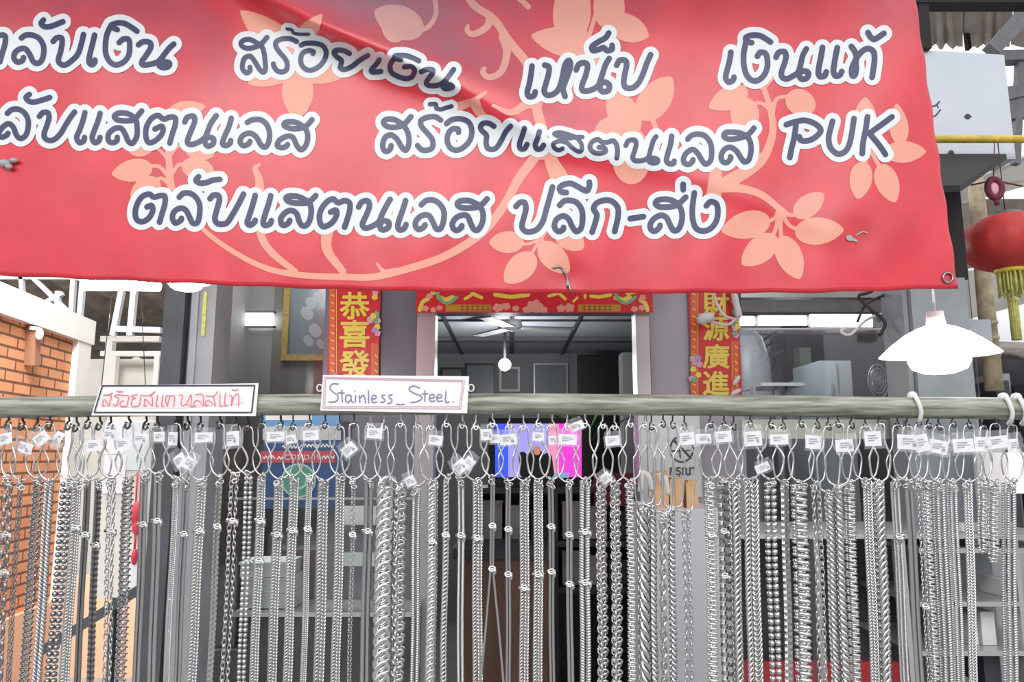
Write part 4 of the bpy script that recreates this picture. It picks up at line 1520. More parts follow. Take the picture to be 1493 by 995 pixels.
for n, (tx, ty, rot, tw, th) in enumerate(TAGS):
    Yt = YR - 0.018 - (n % 2) * 0.004
    c = W(tx, ty, Yt)
    root = empty('price_tag', c, '', 'tag', 'price tags on the hangers')
    ordn, zt = zone_label(tx, 'tag')
    dia = abs(rot) >= 20
    root['label'] = '%s white price tag in clear sleeve, %s from left %s' % ('tilted' if dia else 'small', ordn, zt)
    R = Matrix.Translation(c) @ Matrix.Rotation(math.radians(random.uniform(-18, 18)), 4, 'Z') @ Matrix.Rotation(-math.radians(rot), 4, 'Y')
    hw, hh = tw * PXM / 2, th * PXM / 2
    mb = MB()
    # paper with gentle curl
    vs, fs = [], []
    for i in range(6):
        for j in range(2):
            u = i / 5 - .5
            vs.append(R @ Vector((u * 2 * hw * .92, -0.001 + 0.004 * u * u * 4 * (1 if n % 2 else .4), (j - .5) * 2 * hh * .86)))
    for i in range(5):
        a = i * 2
        fs.append((a, a + 2, a + 3, a + 1))
    mb.add(vs, fs)
    mb.cur = 1
    for (x0, x1, z0, z1) in ((-.62, .3, .30, .42), (-.62, .55, .02, .12), (-.62, .05, -.26, -.14), (.3, .62, -.45, -.12))[: 3 + n % 2]:
        mb.add([R @ Vector((x0 * hw, -0.0012 + .004 * x0 * x0 * .5 * .3 - .0006, z0 * hh)), R @ Vector((x1 * hw, -0.0018, z0 * hh)), R @ Vector((x1 * hw, -0.0018, z1 * hh)), R @ Vector((x0 * hw, -0.0018, z1 * hh))], [(0, 1, 2, 3)])
    part(mb, 'paper_label', [M['paper'], M['tag_grey']], root)
    # crinkled clear sleeve, taller than the paper
    mb = MB()
    vs, fs = [], []
    nu_, nv_ = 6, 6
    for i in range(nu_ + 1):
        for j in range(nv_ + 1):
            u, v = i / nu_ - .5, j / nv_ - .5
            vs.append(R @ Vector((u * 2 * hw * 1.18 * (1 - 0.15 * (v > .3)), -0.003 + random.uniform(-.0016, .0016), (v * 2.0 + .18) * hh * 1.45)))
    for i in range(nu_):
        for j in range(nv_):
            a = i * (nv_ + 1) + j
            fs.append((a, a + nv_ + 1, a + nv_ + 2, a + 1))
    mb.add(vs, fs)
    part(mb, 'sleeve', M['film'], root)

# ================================================================== PAPER SIGNS ON THE RAIL
def paper_sign(corners, Y, label, thick=0.002):
    mb = MB()
    n = 16
    vs, fs = [], []
    (ax, ay), (bx, by), (cx, cy), (dx, dy) = corners
    for lay in (0, 1):
        for i in range(n + 1):
            t = i / n
            bow = 0.0012 * math.sin(math.pi * t * 2)
            for (px, py) in ((ax + (bx - ax) * t, ay + (by - ay) * t), (dx + (cx - dx) * t, dy + (cy - dy) * t)):
                vs.append(W(px, py, Y + bow + lay * thick))
    m = (n + 1) * 2
    for i in range(n):
        a = i * 2
        fs.append((a, a + 1, a + 3, a + 2))
        fs.append((m + a, m + a + 2, m + a + 3, m + a + 1))
        fs.append((a, a + 2, m + a + 2, m + a))
        fs.append((a + 1, m + a + 1, m + a + 3, a + 3))
    fs += [(0, m, m + 1, 1), (2 * n, 2 * n + 1, m + 2 * n + 1, m + 2 * n)]
    mb.add(vs, fs)
    o = mb.build('paper_sign', M['paper'])
    return tag(o, label, 'sign')


def sign_map(x0, x1, Y, off):
    return lambda px, py: W(px, py, Y + 0.0012 * math.sin(math.pi * 2 * max(0, min(1, (px - x0) / (x1 - x0)))) - off)


YP = YR - RR - 0.004
s1 = paper_sign([(146, 563), (377, 559), (373, 607), (133, 606)], YP, 'white paper sign with red Thai handwriting and black border tied to the rail')
SM = sign_map(140, 376, YP, 0.0012)
SM2 = sign_map(140, 376, YP, 0.0007)
k6 = .1741
f1 = Field(128, 552, 382, 612, 0.6)
bd = [(130 + x * k6, 555 + y * k6) for x, y in ((110, 45), (1385, 42), (1360, 268), (42, 268), (110, 45))]
for a, b in zip(bd, bd[1:]):
    f1.stroke(crom([a, b], 6), 1.0)
mb = MB(); f1.mesh(mb, SM); part(mb, 'border', M['paper_black'], s1, 'black marker border')
f1 = Field(128, 552, 382, 612, 0.4)
T8 = [[(275,150),(220,180),(125,190)], [(220,180),(255,210),(235,290),(215,365),(160,280),(130,270),(105,370),(140,365)],
 [(430,185),(390,185),(320,190),(315,215),(375,235),(365,300),(355,355),(290,350)], [(345,110),(360,130),(450,130)],
 [(435,195),(545,205),(530,300),(510,370),(415,375),(405,310),(460,285)], [(690,185),(600,195),(600,220),(660,240),(605,270),(600,370),(715,365),(740,270),(760,180)],
 [(985,130),(900,190),(790,200)], [(900,190),(940,230),(940,370),(880,310),(820,255),(810,330),(805,375),(850,360)],
 [(1030,195),(1005,370),(1045,370)], [(1120,190),(1100,365),(1140,375)], [(1230,230),(1210,300),(1190,370),(1165,280),(1190,195),(1240,210),(1300,195),(1315,260),(1300,380)]]
T6 = [[(755,125),(780,125),(770,205),(810,200),(850,120)], [(810,200),(850,215)], [(858,125),(852,215),(872,215)], [(890,120),(950,120),(955,210),(930,180),(890,170),(872,215),(895,210)],
 [(1075,95),(1040,130),(975,130)], [(1040,130),(1055,210),(1020,180),(985,170),(970,210),(1000,205)], [(1095,110),(1095,210),(1115,212)], [(1140,105),(1135,205),(1155,210)],
 [(1175,120),(1195,140),(1190,210),(1215,130),(1250,120),(1250,215)], [(1195,75),(1212,82),(1245,78)]]
for st in T8:
    f1.stroke(crom([(140 + x * .08707, 560 + y * .08707) for x, y in st], 4), 0.85)
for st in T6:
    f1.stroke(crom([(130 + x * k6, 555 + y * k6) for x, y in st], 4), 0.75)
mb = MB(); f1.mesh(mb, SM); part(mb, 'lettering', M['paper_red'], s1, 'red Thai handwriting')
f1 = Field(128, 552, 382, 612, 1.0)
f1.stroke([(152, 585), (200, 586), (260, 586), (320, 584), (350, 584)], [7, 9, 9.5, 8, 5])
mb = MB(); f1.mesh(mb, SM2); part(mb, 'smudge', M['paper_pinkwash'], s1, 'pink colour rubbed round the letters')
for a, b in (((148, 562), (166, 400)), ((212, 561), (204, 400))):
    mb = MB()
    mb.tube([W(a[0], a[1], YP + 0.002), W(b[0], b[1], YB + 0.03)], 0.0008, 5)
    part(mb, 'string', M['cable_black'], s1, 'thin dark hanging string')

s2 = paper_sign([(471, 547), (684, 549), (681, 603), (467, 599)], YP, 'white card sign reading Stainless Steel in blue pen on the rail')
SM = sign_map(468, 684, YP, 0.0012)
k7 = .15405
f1 = Field(462, 540, 690, 610, 0.5)
for ring in (((85, 65), (1410, 95), (1375, 365), (70, 360), (85, 65)), ((98, 78), (1392, 108), (1362, 345), (88, 345), (98, 78))):
    bd = [(460 + x * k7, 540 + y * k7) for x, y in ring]
    for a, b in zip(bd, bd[1:]):
        f1.stroke(crom([a, b], 6), 0.5)
mb = MB(); f1.mesh(mb, SM); part(mb, 'border', M['paper_pink'], s2, 'thin pink double border')
f1 = Field(462, 540, 690, 610, 0.4)
T7 = [[(215,130),(160,130),(135,165),(165,205),(210,240),(205,285),(165,300),(125,300)], [(250,185),(250,250),(255,300)], [(210,215),(270,215)],
 [(330,235),(290,240),(285,290),(310,305),(335,270),(335,240),(340,290),(360,305)], [(380,240),(375,300)], [(372,200),(374,203)], [(415,240),(420,305)], [(420,265),(450,235),(465,260),(475,310)],
 [(500,195),(503,308)], [(530,275),(570,265),(570,240),(540,240),(530,280),(545,305),(580,300)], [(655,235),(630,240),(635,260),(655,280),(645,300),(615,305)],
 [(725,230),(695,240),(700,262),(722,280),(715,305),(680,318)], [(765,323),(800,323)], [(815,323),(840,323)],
 [(985,170),(940,150),(895,160),(890,190),(940,220),(1000,245),(1000,275),(950,300),(900,305)], [(1035,190),(1035,295)], [(1010,225),(1065,222)],
 [(1080,265),(1120,260),(1120,232),(1090,232),(1075,270),(1095,295),(1130,290)], [(1145,262),(1190,258),(1190,235),(1160,232),(1145,270),(1165,295),(1200,290)],
 [(1235,200),(1230,298),(1265,300)], [(1300,300),(1303,303)]]
for st in T7:
    f1.stroke(crom([(460 + x * k7, 540 + y * k7) for x, y in st], 5), 0.85)
mb = MB(); f1.mesh(mb, SM); part(mb, 'lettering', M['paper_blue'], s2, 'blue pen handwriting')
for x in (466, 687):
    mb = MB()
    mb.tube([W(x + 4 * math.cos(a), 566 + 5 * math.sin(a), YP + 0.002) for a in np.linspace(0, 2 * math.pi, 13)[:-1]], 0.0012, 6, closed=True)
    part(mb, 'tie', M['cable_white'], s2)

# white plastic ties looped over the rail near its right end
for n, x in enumerate((1335, 1468, 1487)):
    mb = MB()
    y0 = rail_y(x)
    pts = [W(x - 5, y0 - 17, YR - 0.003), W(x, y0 - 15, YR - 0.015), W(x + 5, y0 - 5, YR - RR - 0.002), W(x + 8, y0 + 6, YR - RR - 0.001), W(x + 6, y0 + 17, YR - 0.012), W(x + 3, y0 + 22, YR)]
    mb.tube([Vector(p) for p in crom([tuple(q) for q in pts], 4)], 0.0035, 8)
    mb.ball(W(x - 5, y0 - 17, YR - 0.004), 0.008)
    o = mb.build('plastic_hook', M['cable_white'], None, origin=tuple(W(x, y0, YR)))
    tag(o, ('white plastic hook looped over the rail under the lit lamp', 'white plastic hook over the rail, left of the two at the right end', 'white plastic hook over the rail at the far right end')[n], 'hook', 'white hooks on the rail')

mb = MB(); mb.tube([W(1322, 581, YR - .002), W(1400, 581.5, YR - .002), W(1482, 582, YR - .002)], .0024, 8)
tag(mb.build('white_rod', M['cable_white'], None, origin=tuple(W(1400, 581, YR))), 'thin white rod lying along the top of the rail under the lamp', 'rod')

# ================================================================== LAMP AT THE RIGHT
YL = 1.56
lc = W(1368, 512, YL)
lamp = empty('pendant_lamp', tuple(lc), 'lit white pendant lamp with wide enamel shade hanging by the right post', 'lamp')
Rl = Matrix.Translation(lc) @ Matrix.Rotation(math.radians(-6), 4, 'Y') @ Matrix.Rotation(math.radians(10), 4, 'X')
mb = MB()
pr = [(0.020, 0.055), (0.036, 0.050), (0.062, 0.037), (0.090, 0.016), (0.112, -0.004), (0.116, -0.008)]
mb.lathe(pr, 40, Rl)
part(mb, 'lamp_shade', M['shade'], lamp)
mb = MB()
mb.lathe([(0.0, 0.05), (0.02, 0.04), (0.044, 0.015), (0.057, -0.008), (0.060, -0.022), (0.052, -0.038), (0.030, -0.047), (0.0, -0.05)], 28, Rl)
part(mb, 'bulb', M['bulb'], lamp, 'glowing white bulb')
point_light('pendant_glow', tuple(Rl @ Vector((0, 0, -.10))), 2, 0.05)
mb = MB()
mb.lathe([(0.0, 0.085), (0.016, 0.085), (0.02, 0.05), (0.0, 0.05)], 16, Rl)
part(mb, 'socket', M['lamp_white'], lamp)
mb = MB()
tp = Rl @ Vector((0, 0, 0.084))
mb.tube([tp, tp + Vector((0, 0, 0.3)), tp + Vector((-.2, 0, 1.0))], 0.003, 6)
part(mb, 'cord', M['cable_white'], lamp)

# ================================================================== THINGS IN THE SHOPFRONT
def boxthing(name, label, cat, x0, y0, x1, y1, Y, dep, m, group=None, Yz=None, z0=None):
    mb = MB()
    bpx(mb, x0, y0, x1, y1, Y, dep, Yz, z0)
    c = W((x0 + x1) / 2, y1, Y)
    o = mb.build(name, m, None, origin=tuple(c))
    return tag(o, label, cat, group)


def flat_map(Y, off):
    return lambda px, py: W(px, py, Y - off)


def scroll(x0, y0, x1, y1, Y, chars, cx, ys, size, label):
    mb = MB()
    bpx(mb, x0, y0, x1, y1, Y, 0.004)
    mp = flat_map(Y, 0.0006)
    mb.cur = 1
    for side in (0, 1):
        bx0, bx1 = (x0 + 1, x0 + 10) if side == 0 else (x1 - 9, x1 - 1)
        a0, a1 = (y0, y1) if side == 0 else (y0 + (y1 - y0) * .55, y1)
        mb.quad(mp(bx0, a1), mp(bx1, a1), mp(bx1, a0), mp(bx0, a0))
    mb.cur = 2
    for ch, y in zip(chars, ys):
        put_text(mb, ch, cx, y, size, size * .92, flat_map(Y, 0.0012), 0.9)
    # gold lines, coins and small printed flowers along the edges
    fg_ = Field(x0, y0, x1 + 1, y1, 0.6)
    for yy in np.arange(y0 + 6, y1, 11):
        fg_.stroke([(x0 + 4, yy), (x0 + 8, yy + 2)], .8)
        if yy > y0 + (y1 - y0) * .58:
            fg_.stroke([(x1 - 6, yy), (x1 - 3, yy + 3)], .8)
    fg_.stroke([(x0 + 11.5, y0 + 2), (x0 + 11.5, y1 - 2)], .5)
    fg_.stroke([(x1 - 10.5, y0 + (y1 - y0) * .55), (x1 - 10.5, y1 - 2)], .5)
    fg_.mesh(mb, flat_map(Y, 0.001))
    rnd = random.Random(x0)

    def dots(cx0, cy0, spread, n):
        for q in range(n):
            fx, fy = cx0 + rnd.uniform(-1, 1) * spread, cy0 + rnd.uniform(-1, 1) * spread * 2.4
            f = Field(fx - 9, fy - 9, fx + 9, fy + 9, 0.9)
            mb.cur = (3, 3, 4, 2, 5)[q % 5]
            for k in range(5):
                a = k * 1.257 + q
                f.stroke([(fx, fy), (fx + 3.0 * math.cos(a), fy + 3.0 * math.sin(a))], [1.4, 1.9])
            f.mesh(mb, flat_map(Y, 0.0016 + 0.0003 * q))
    dots(x0 + 9, y1 - 40, 7, 10)
    dots(x1 - 8, y0 + (y1 - y0) * .42, 6, 9)
    dots(x1 - 7, y0 + 46, 4, 5)
    o = mb.build('new_year_scroll', [M['scroll_red'], M['scroll_orange'], M['gold'], M['pinkprint'], M['greenprint'], M['violetprint']], None, origin=tuple(W((x0 + x1) / 2, y1, Y)))
    return tag(o, label, 'scroll', 'red new year scrolls')


scroll(479, 380, 553, 600, YS - 0.02, '恭喜發財', 517, (446, 487, 531, 574), 42, 'red hanging scroll with gold characters left of the doorway')
scroll(1006, 400, 1078, 578, YS - 0.02, '財源廣進', 1044, (443, 479, 520, 559), 37, 'red hanging scroll with gold characters right of the doorway')
# horizontal scroll across the door head
YH = YS - 0.05
mb = MB(); bpx(mb, 607, 375, 951, 456, YH, 0.004)
mb.cur = 1
fh = Field(600, 415, 960, 460, 0.7)
for st, r in (([(678,436),(690,428),(692,418)],2.2), ([(688,428),(702,434)],2.6), ([(722,430),(745,433),(770,430)],3.0), ([(800,432),(812,428),(806,420)],2.2), ([(815,428),(824,436)],2.4),
              ([(853,424),(853,434)],2.0), ([(862,432),(875,433),(890,430)],2.6), ([(842,434),(836,440)],1.6), ([(730,424),(760,422)],2.0),
              ([(612,452),(616,441),(624,436)],3.0), ([(630,428),(640,424)],3.0), ([(915,428),(930,424)],3.0), ([(944,452),(941,443),(934,438)],3.0)):
    fh.stroke(crom(st, 4), r)
for c in (650, 908):
    fh.stroke([(c - 10, 434), (c, 438), (c + 10, 434)], 3.5)
fh.mesh(mb, flat_map(YH, 0.001))
mb.cur = 2
for x0, x1 in ((650, 716), (843, 905)):
    mp = flat_map(YH, 0.0008)
    mb.quad(mp(x0, 454.5), mp(x1, 454.5), mp(x1, 444.5), mp(x0, 444.5))
mb.cur = 5
fk = Field(640, 440, 920, 458, 0.5)
for x0, x1 in ((672, 712), (850, 890)):
    for x in np.arange(x0, x1, 7.5):
        fk.stroke([(x, 447), (x + 4, 447)], .6); fk.stroke([(x, 452), (x + 4.5, 452)], .6); fk.stroke([(x + 2, 446), (x + 2, 453)], .6)
fk.mesh(mb, flat_map(YH, 0.0014))
mb.cur = 3
for q, (c, y, r) in enumerate(((620, 450, 4), (632, 452, 3.5), (641, 449, 3.5), (726, 449, 6), (738, 447, 5), (752, 450, 4), (818, 450, 5), (830, 449, 6), (925, 451, 4), (936, 449, 4), (780, 447, 9), (768, 452, 5), (792, 452, 5), (626, 432, 4), (937, 434, 4))):
    f = Field(c - 14, y - 14, c + 14, 456, 0.7)
    for k in range(5):
        a = k * 1.257 + q
        f.stroke([(c, y), (c + .8 * r * math.cos(a), y + .6 * r * math.sin(a))], [r * .5, r * .55])
    f.mesh(mb, flat_map(YH, 0.0016 + .0001 * q))
mb.cur = 4
fh = Field(600, 415, 960, 460, 0.8)
for c in (652, 912):
    fh.stroke(crom([(c - 15, 428), (c - 8, 439), (c + 2, 442), (c + 14, 434)], 5), 2.4)
fh.mesh(mb, flat_map(YH, 0.0036))
hs = tag(mb.build('door_scroll', [M['scroll_red'], M['gold'], M['gold_dark'], M['peach'], M['greenprint'], M['wood']], None, origin=tuple(W(780, 456, YH))), 'long red and gold scroll across the top of the doorway', 'scroll')

# blue health poster
YC = 2.9
mb = MB(); mats_ = [M['poster_blue'], M['poster_sky'], M['poster_grey'], M['poster_red'], M['paper'], M['poster_green'], M['mint']]
bpx(mb, 383, 606, 497, 742, YC, 0.004)
def pq(x0, y0, x1, y1, m, off):
    mb.cur = m
    mp = flat_map(YC, off)
    mb.quad(mp(x0, y1), mp(x1, y1), mp(x1, y0), mp(x0, y0))
pq(383, 606, 497, 622, 1, .001); pq(387, 606, 455, 613, 4, .0015); pq(383, 622, 497, 642, 2, .001); pq(380, 658, 489, 675, 3, .0012)
mb.cur = 4
put_text(mb, 'COVID-19', 441, 667, 52, 8, flat_map(YC, .002), 0.03)
fp = Field(378, 640, 500, 742, 0.6)
for k, (a, b, yy) in enumerate(((384, 402, 667), (404, 413, 668), (470, 488, 667), (412, 440, 652), (440, 487, 650))):
    fp.stroke(crom([(x, yy + 2.4 * math.sin(i * 2.1 + k)) for i, x in enumerate(np.arange(a, b, 1.7))], 3), 0.7)
fp.mesh(mb, flat_map(YC, .002))
mb.cur = 6
fp = Field(405, 670, 465, 735, 0.8); fp.stroke([(435, 701), (435.5, 701)], 25); fp.mesh(mb, flat_map(YC, .0022))
mb.cur = 5
fp = Field(405, 670, 465, 735, 0.8); fp.stroke([(435, 701), (435.5, 701)], 22.5); fp.mesh(mb, flat_map(YC, .003))
mb.cur = 6
fp = Field(405, 670, 465, 735, 0.6); fp.stroke(crom([(447, 694), (446, 706), (438, 712), (426, 711)], 4), 1.5); fp.stroke([(428, 694), (430, 694)], 2); fp.stroke([(420, 688), (427, 683)], 1.2)
fp.mesh(mb, flat_map(YC, .0036))
tag(mb.build('health_poster', mats_, None, origin=tuple(W(440, 742, YC))), 'blue COVID-19 poster with red band and green round emblem behind the necklaces', 'poster')
boxthing('price_sheet', 'white paper note below the blue poster', 'paper', 500, 738, 562, 766, YC, 0.003, M['paper'])
boxthing('price_sheet', 'pale striped card strip under the white note', 'paper', 497, 806, 578, 826, YC, 0.003, M['acrylic'])

# television with a bright stage picture
YT = 4.0
tv = empty('television', tuple(W(785, 712, YT)), 'television showing a dark figure between blue and pink light', 'television')
mb = MB(); bpx(mb, 712, 610, 862, 712, YT, 0.06, None, W(786, 712, 3.9).z); part(mb, 'casing', M['black'], tv)
mb = MB()
cols = [(722, 741, 0), (741, 768, 1), (768, 800, 1), (800, 815, 2), (815, 848, 3)]
mp = flat_map(YT, .002)
for x0, x1, m_ in cols:
    mb.cur = m_
    mb.quad(mp(x0, 696), mp(x1, 696), mp(x1, 618), mp(x0, 618))
mb.cur = 4
mp = flat_map(YT, .003)
mb.quad(mp(760, 697), mp(830, 697), mp(830, 690), mp(760, 690))
mb.cur = 5
fq = Field(740, 640, 830, 700, 1.0)
fq.stroke([(782, 668), (780, 690)], [12, 20]); fq.stroke([(762, 665), (766, 690)], [6, 8]); fq.stroke([(798, 668), (800, 690)], [7, 8])
fq.mesh(mb, flat_map(YT, .004))
mb.cur = 6
fq = Field(740, 640, 830, 700, 1.0); fq.stroke([(783, 655), (783, 659)], 5); fq.mesh(mb, flat_map(YT, .006))
part(mb, 'screen', [M['blueglow'], M['violetglow'], M['pinkglow'], M['magentaglow'], M['skyglow'], M['black'], M['skinglow']], tv, 'lit screen')

# dark shelf unit under the television with plastic boxes
YK = 3.9
sh = empty('shelf_unit', tuple(W(820, 1100, YK)), 'dark shelf unit with clear boxes under the television', 'shelf')
mb = MB()
for y in (712, 790, 858):
    bpx(mb, 690, y, 935, y + 8, YK, 0.4)
for x in (690, 808, 928):
    bpx(mb, x, 712, x + 7, 1180, YK, 0.4)
part(mb, 'frame', M['dark'], sh)
mb = MB(); bpx(mb, 690, 712, 935, 1180, YK + 0.4, 0.02); part(mb, 'back_panel', M['black'], sh)
k = 0
for row, (y0, y1) in enumerate(((735, 788), (806, 856))):
    for x0 in (702, 740, 774, 820, 855, 888):
        mb = MB()
        yy = y0 + (k * 7 % 20)
        bpx(mb, x0, yy, x0 + 30, y1, YK + 0.05, 0.25, YK)
        bpx(mb, x0 - 1, yy - 4, x0 + 31, yy, YK + 0.04, 0.27, YK)
        o = mb.build('storage_box', (M['greyplastic'], M['silver_grey'], M['dark'])[k % 3], None, origin=tuple(W(x0 + 15, y1, YK)))
        tag(o, '%s storage box, %s from left on the %s shelf under the television' % (('grey', 'silver', 'black')[k % 3], ORD[k % 6], ('upper', 'lower')[row]), 'box', 'storage boxes under the television')
        k += 1
boxthing('maroon_curtain', 'dark maroon cloth hanging beside the television', 'cloth', 866, 690, 925, 738, 3.879, 0.02, M['maroon'])
# wooden counter
mb = MB(); bpx(mb, 668, 815, 800, 1300, 3.55, 0.3)
wc = tag(mb.build('wooden_counter', M['wood'], None, origin=tuple(W(730, 1300, 3.55))), 'brown wooden counter inside the doorway', 'counter')
mb = MB(); bpx(mb, 660, 800, 808, 816, 3.52, 0.36); part(mb, 'counter_top', M['dark'], wc)
boxthing('wooden_crate', 'reddish brown wooden box behind the left necklaces', 'box', 430, 800, 492, 905, 3.15, 0.2, M['crate_wood'], None, None, 0.0)

# left display cabinet with glass top
YD = 2.75
dc = empty('display_cabinet', tuple(W(430, 1250, YD)), 'low dark display cabinet with stacked pale trays behind the left necklaces', 'cabinet')
mb = MB(); bpx(mb, 345, 900, 600, 1250, YD, 0.22); part(mb, 'body', M['dark'], dc)
mb = MB(); bpx(mb, 340, 726, 604, 729, YD - 0.02, 0.01); bpx(mb, 340, 893, 604, 900, YD - 0.01, 0.23); part(mb, 'rim', M['alu'], dc)
mb = MB(); bpx(mb, 345, 729, 600, 893, YD - 0.012, 0.003); part(mb, 'glass_front', M['glass'], dc)
for k, (x0, y0, x1, y1) in enumerate(((352, 870, 428, 890), (356, 847, 426, 867), (350, 824, 420, 844))):
    mb = MB(); bpx(mb, x0, y0, x1, y1, YD + 0.03, 0.16, YD)
    bpx(mb, x0 - 2, y0 - 2, x1 + 2, y0 + 2, YD + 0.025, 0.17, YD)
    o = mb.build('tray', M['acrylic'], None, origin=tuple(W((x0 + x1) / 2, y1, YD + .03)))
    tag(o, 'pale jewellery tray, %s of the stack inside the left cabinet' % ('bottom', 'middle', 'top')[k], 'tray', 'stacked jewellery trays')
boxthing('slate_bag', 'dark slate fabric bundle standing in the left window', 'bag', 318, 700, 378, 800, 3.1, 0.08, M['sack'], None, None, 0.0)

# interior: framed pictures
def framed(label, x0, y0, x1, y1, Y, fw, fm, pm, group=None):
    root = empty('framed_picture', tuple(W((x0 + x1) / 2, y1, Y)), label, 'picture', group)
    mb = MB()
    bpx(mb, x0, y0, x1, y0 + fw, Y, 0.03); bpx(mb, x0, y1 - fw, x1, y1, Y, 0.03)
    bpx(mb, x0, y0, x0 + fw, y1, Y, 0.03); bpx(mb, x1 - fw, y0, x1, y1, Y, 0.03)
    part(mb, 'frame', fm, root)
    mb = MB(); bpx(mb, x0 + fw, y0 + fw, x1 - fw, y1 - fw, Y + 0.015, 0.012)
    part(mb, 'picture', pm, root)
    return root

fr = framed('large gilt-framed dark picture behind the left window', 413, 360, 500, 526, 3.57, 9, M['gold_frame'], M['panel_dark'])
mb = MB()
ff = Field(430, 410, 480, 520, 1.2)
for x, y, r in ((452, 440, 7), (446, 455, 8), (462, 432, 6), (458, 480, 8), (448, 495, 6), (466, 500, 5)):
    ff.stroke([(x, y), (x + 3, y + 4)], r)
ff.mesh(mb, flat_map(3.584, 0.0)); part(mb, 'motif', M['greyplastic'], fr, 'faint pale figures')
framed('small dark-framed picture left on the back wall', 642, 536, 676, 560, 6.95, 3, M['black'], M['wall_mauve'], 'pictures on the back wall')
framed('wide dark-framed picture beside the small one on the back wall', 678, 530, 722, 580, 6.95, 3, M['black'], M['panel_dark'], 'pictures on the back wall')
framed('bright white-framed picture below the round ceiling lamp', 728, 535, 758, 571, 6.96, 3, M['boxwhite'], M['wall_in'], 'pictures on the back wall')
framed('tall narrow-framed panel right on the back wall', 778, 530, 828, 600, 6.95, 2, M['alu'], M['panel_dark'], 'pictures on the back wall')
boxthing('black_board', 'black board leaning behind the palm plant', 'board', 842, 517, 912, 640, 6.5, 0.04, M['black'], None, None, 0.0)
boxthing('silver_case', 'pale silver case standing beside the doorway at right', 'case', 908, 514, 934, 600, 5.6, 0.2, M['silver_grey'], None, None, 0.0)

# palm plant
YPm = 5.2
pl = empty('palm_plant', tuple(W(850, 700, YPm)), 'dark green spiky palm plant in the shop behind the rail', 'plant')
mb = MB(); mb.lathe([(0, 0), (0.10, 0), (0.14, 0.2), (0.15, 0.22), (0.13, 0.22), (0.0, 0.2)], 18, Matrix.Translation(W(850, 700, YPm)))
part(mb, 'pot', M['dark'], pl)
boxthing('plant_stand', 'dark stand under the palm plant', 'stand', 828, 700, 872, 990, YPm - .1, .2, M['dark'], None, YPm, 0.0)
mb = MB()
rnd = random.Random(3)
base = W(850, 660, YPm)
for k in range(46):
    az = rnd.uniform(0, 6.28)
    el = rnd.uniform(0.35, 1.45)
    L = rnd.uniform(0.35, 0.62)
    d = Vector((math.cos(az) * math.cos(el), math.sin(az) * math.cos(el), math.sin(el)))
    sd = d.cross(Vector((0, 0, 1))).normalized()
    prevp = None
    rows = []
    for q in range(6):
        t = q / 5
        p = base + d * L * t + Vector((0, 0, -0.25 * L * t * t))
        wd = 0.016 * math.sin(math.pi * min(1, t * 0.9 + 0.1)) + 0.001
        rows += [p - sd * wd, p + sd * wd]
    mb.add(rows, [(2 * q, 2 * q + 1, 2 * q + 3, 2 * q + 2) for q in range(5)])
part(mb, 'foliage', M['leaf'], pl)
mb = MB(); mb.tube([W(850, 700, YPm), base], 0.03, 8); part(mb, 'stem', M['wood'], pl)

# ceiling lamps in the shop
def globe_lamp(px, py, Y, r, label, power, zc=2.44):
    c = W(px, py, Y)
    root = empty('ceiling_lamp', tuple(c), label, 'lamp', 'lamps in the shop')
    mb = MB(); mb.ball(c, r, 16, 10); part(mb, 'globe', M['bulb'], root, 'glowing globe')
    mb = MB(); mb.tube([c + Vector((0, 0, r * .9)), (c.x, c.y, zc)], 0.012, 6); mb.lathe([(0, 0), (0.05, 0), (0.05, -.02), (0, -.03)], 12, Matrix.Translation((c.x, c.y, zc)))
    part(mb, 'stem', M['dark'], root)
    point_light('globe_glow', tuple(c - Vector((0, 0.12, 0.12))), power, 0.08)
globe_lamp(736, 532, 5.4, 0.045, 'round white ceiling lamp glowing above the white-framed picture', 16)
globe_lamp(750, 455, 4.6, 0.02, 'small bright lamp just below the door scroll', 3)
cf = empty('ceiling_fan', tuple(W(747, 478, 4.9)), 'dim ceiling fan seen through the doorway', 'fan')
c = W(747, 478, 4.9)
mb = MB(); mb.lathe([(0, .05), (.06, .05), (.07, 0), (0, -.03)], 14, Matrix.Translation(c)); mb.tube([c, (c.x, c.y, 2.45)], .012, 6); part(mb, 'motor', M['greyplastic'], cf)
for k in range(3):
    mb = MB(); a = k * 2.094 + .1
    mb.bar(c + Vector((.06 * math.cos(a), .06 * math.sin(a), 0)), c + Vector((.42 * math.cos(a), .42 * math.sin(a), 0.0)), .09, .008)
    part(mb, 'blade', M['beam_grey'], cf)
# glowing strips added in place of skylight reflections in the side windows
def reflection_strip(x0, y0, x1, y1, Y, label):
    root = empty('reflected_skylight', tuple(W((x0 + x1) / 2, y1, Y)), label, 'light', 'skylight reflections in the side windows')
    mb = MB(); bpx(mb, x0, y0, x1, y1, Y, 0.03); part(mb, 'reflection', M['skylight_reflection'], root, 'glowing stand-in for a skylight reflection')
    mb = MB(); bpx(mb, x0 - 3, y0 - 3, x1 + 3, y0, Y - .005, 0.04); bpx(mb, x0 - 3, y1, x1 + 3, y1 + 2, Y - .005, 0.04)
    part(mb, 'frame', M['dark'], root)  # dark edging added around the reflection strip
reflection_strip(312, 456, 341, 475, 3.55, 'glowing strip for a skylight reflection, left of two behind the left window')
reflection_strip(344, 456, 396, 475, 3.55, 'glowing strip for a skylight reflection beside the gilt-framed picture')
reflection_strip(1079, 461, 1100, 475, 4.55, 'short glowing strip for a skylight reflection next to the right scroll')
reflection_strip(1108, 460, 1176, 475, 4.55, 'long glowing strip for a skylight reflection behind the right window')
reflection_strip(1184, 458, 1272, 477, 4.55, 'glowing strip for a skylight reflection, right of the long one in the window')

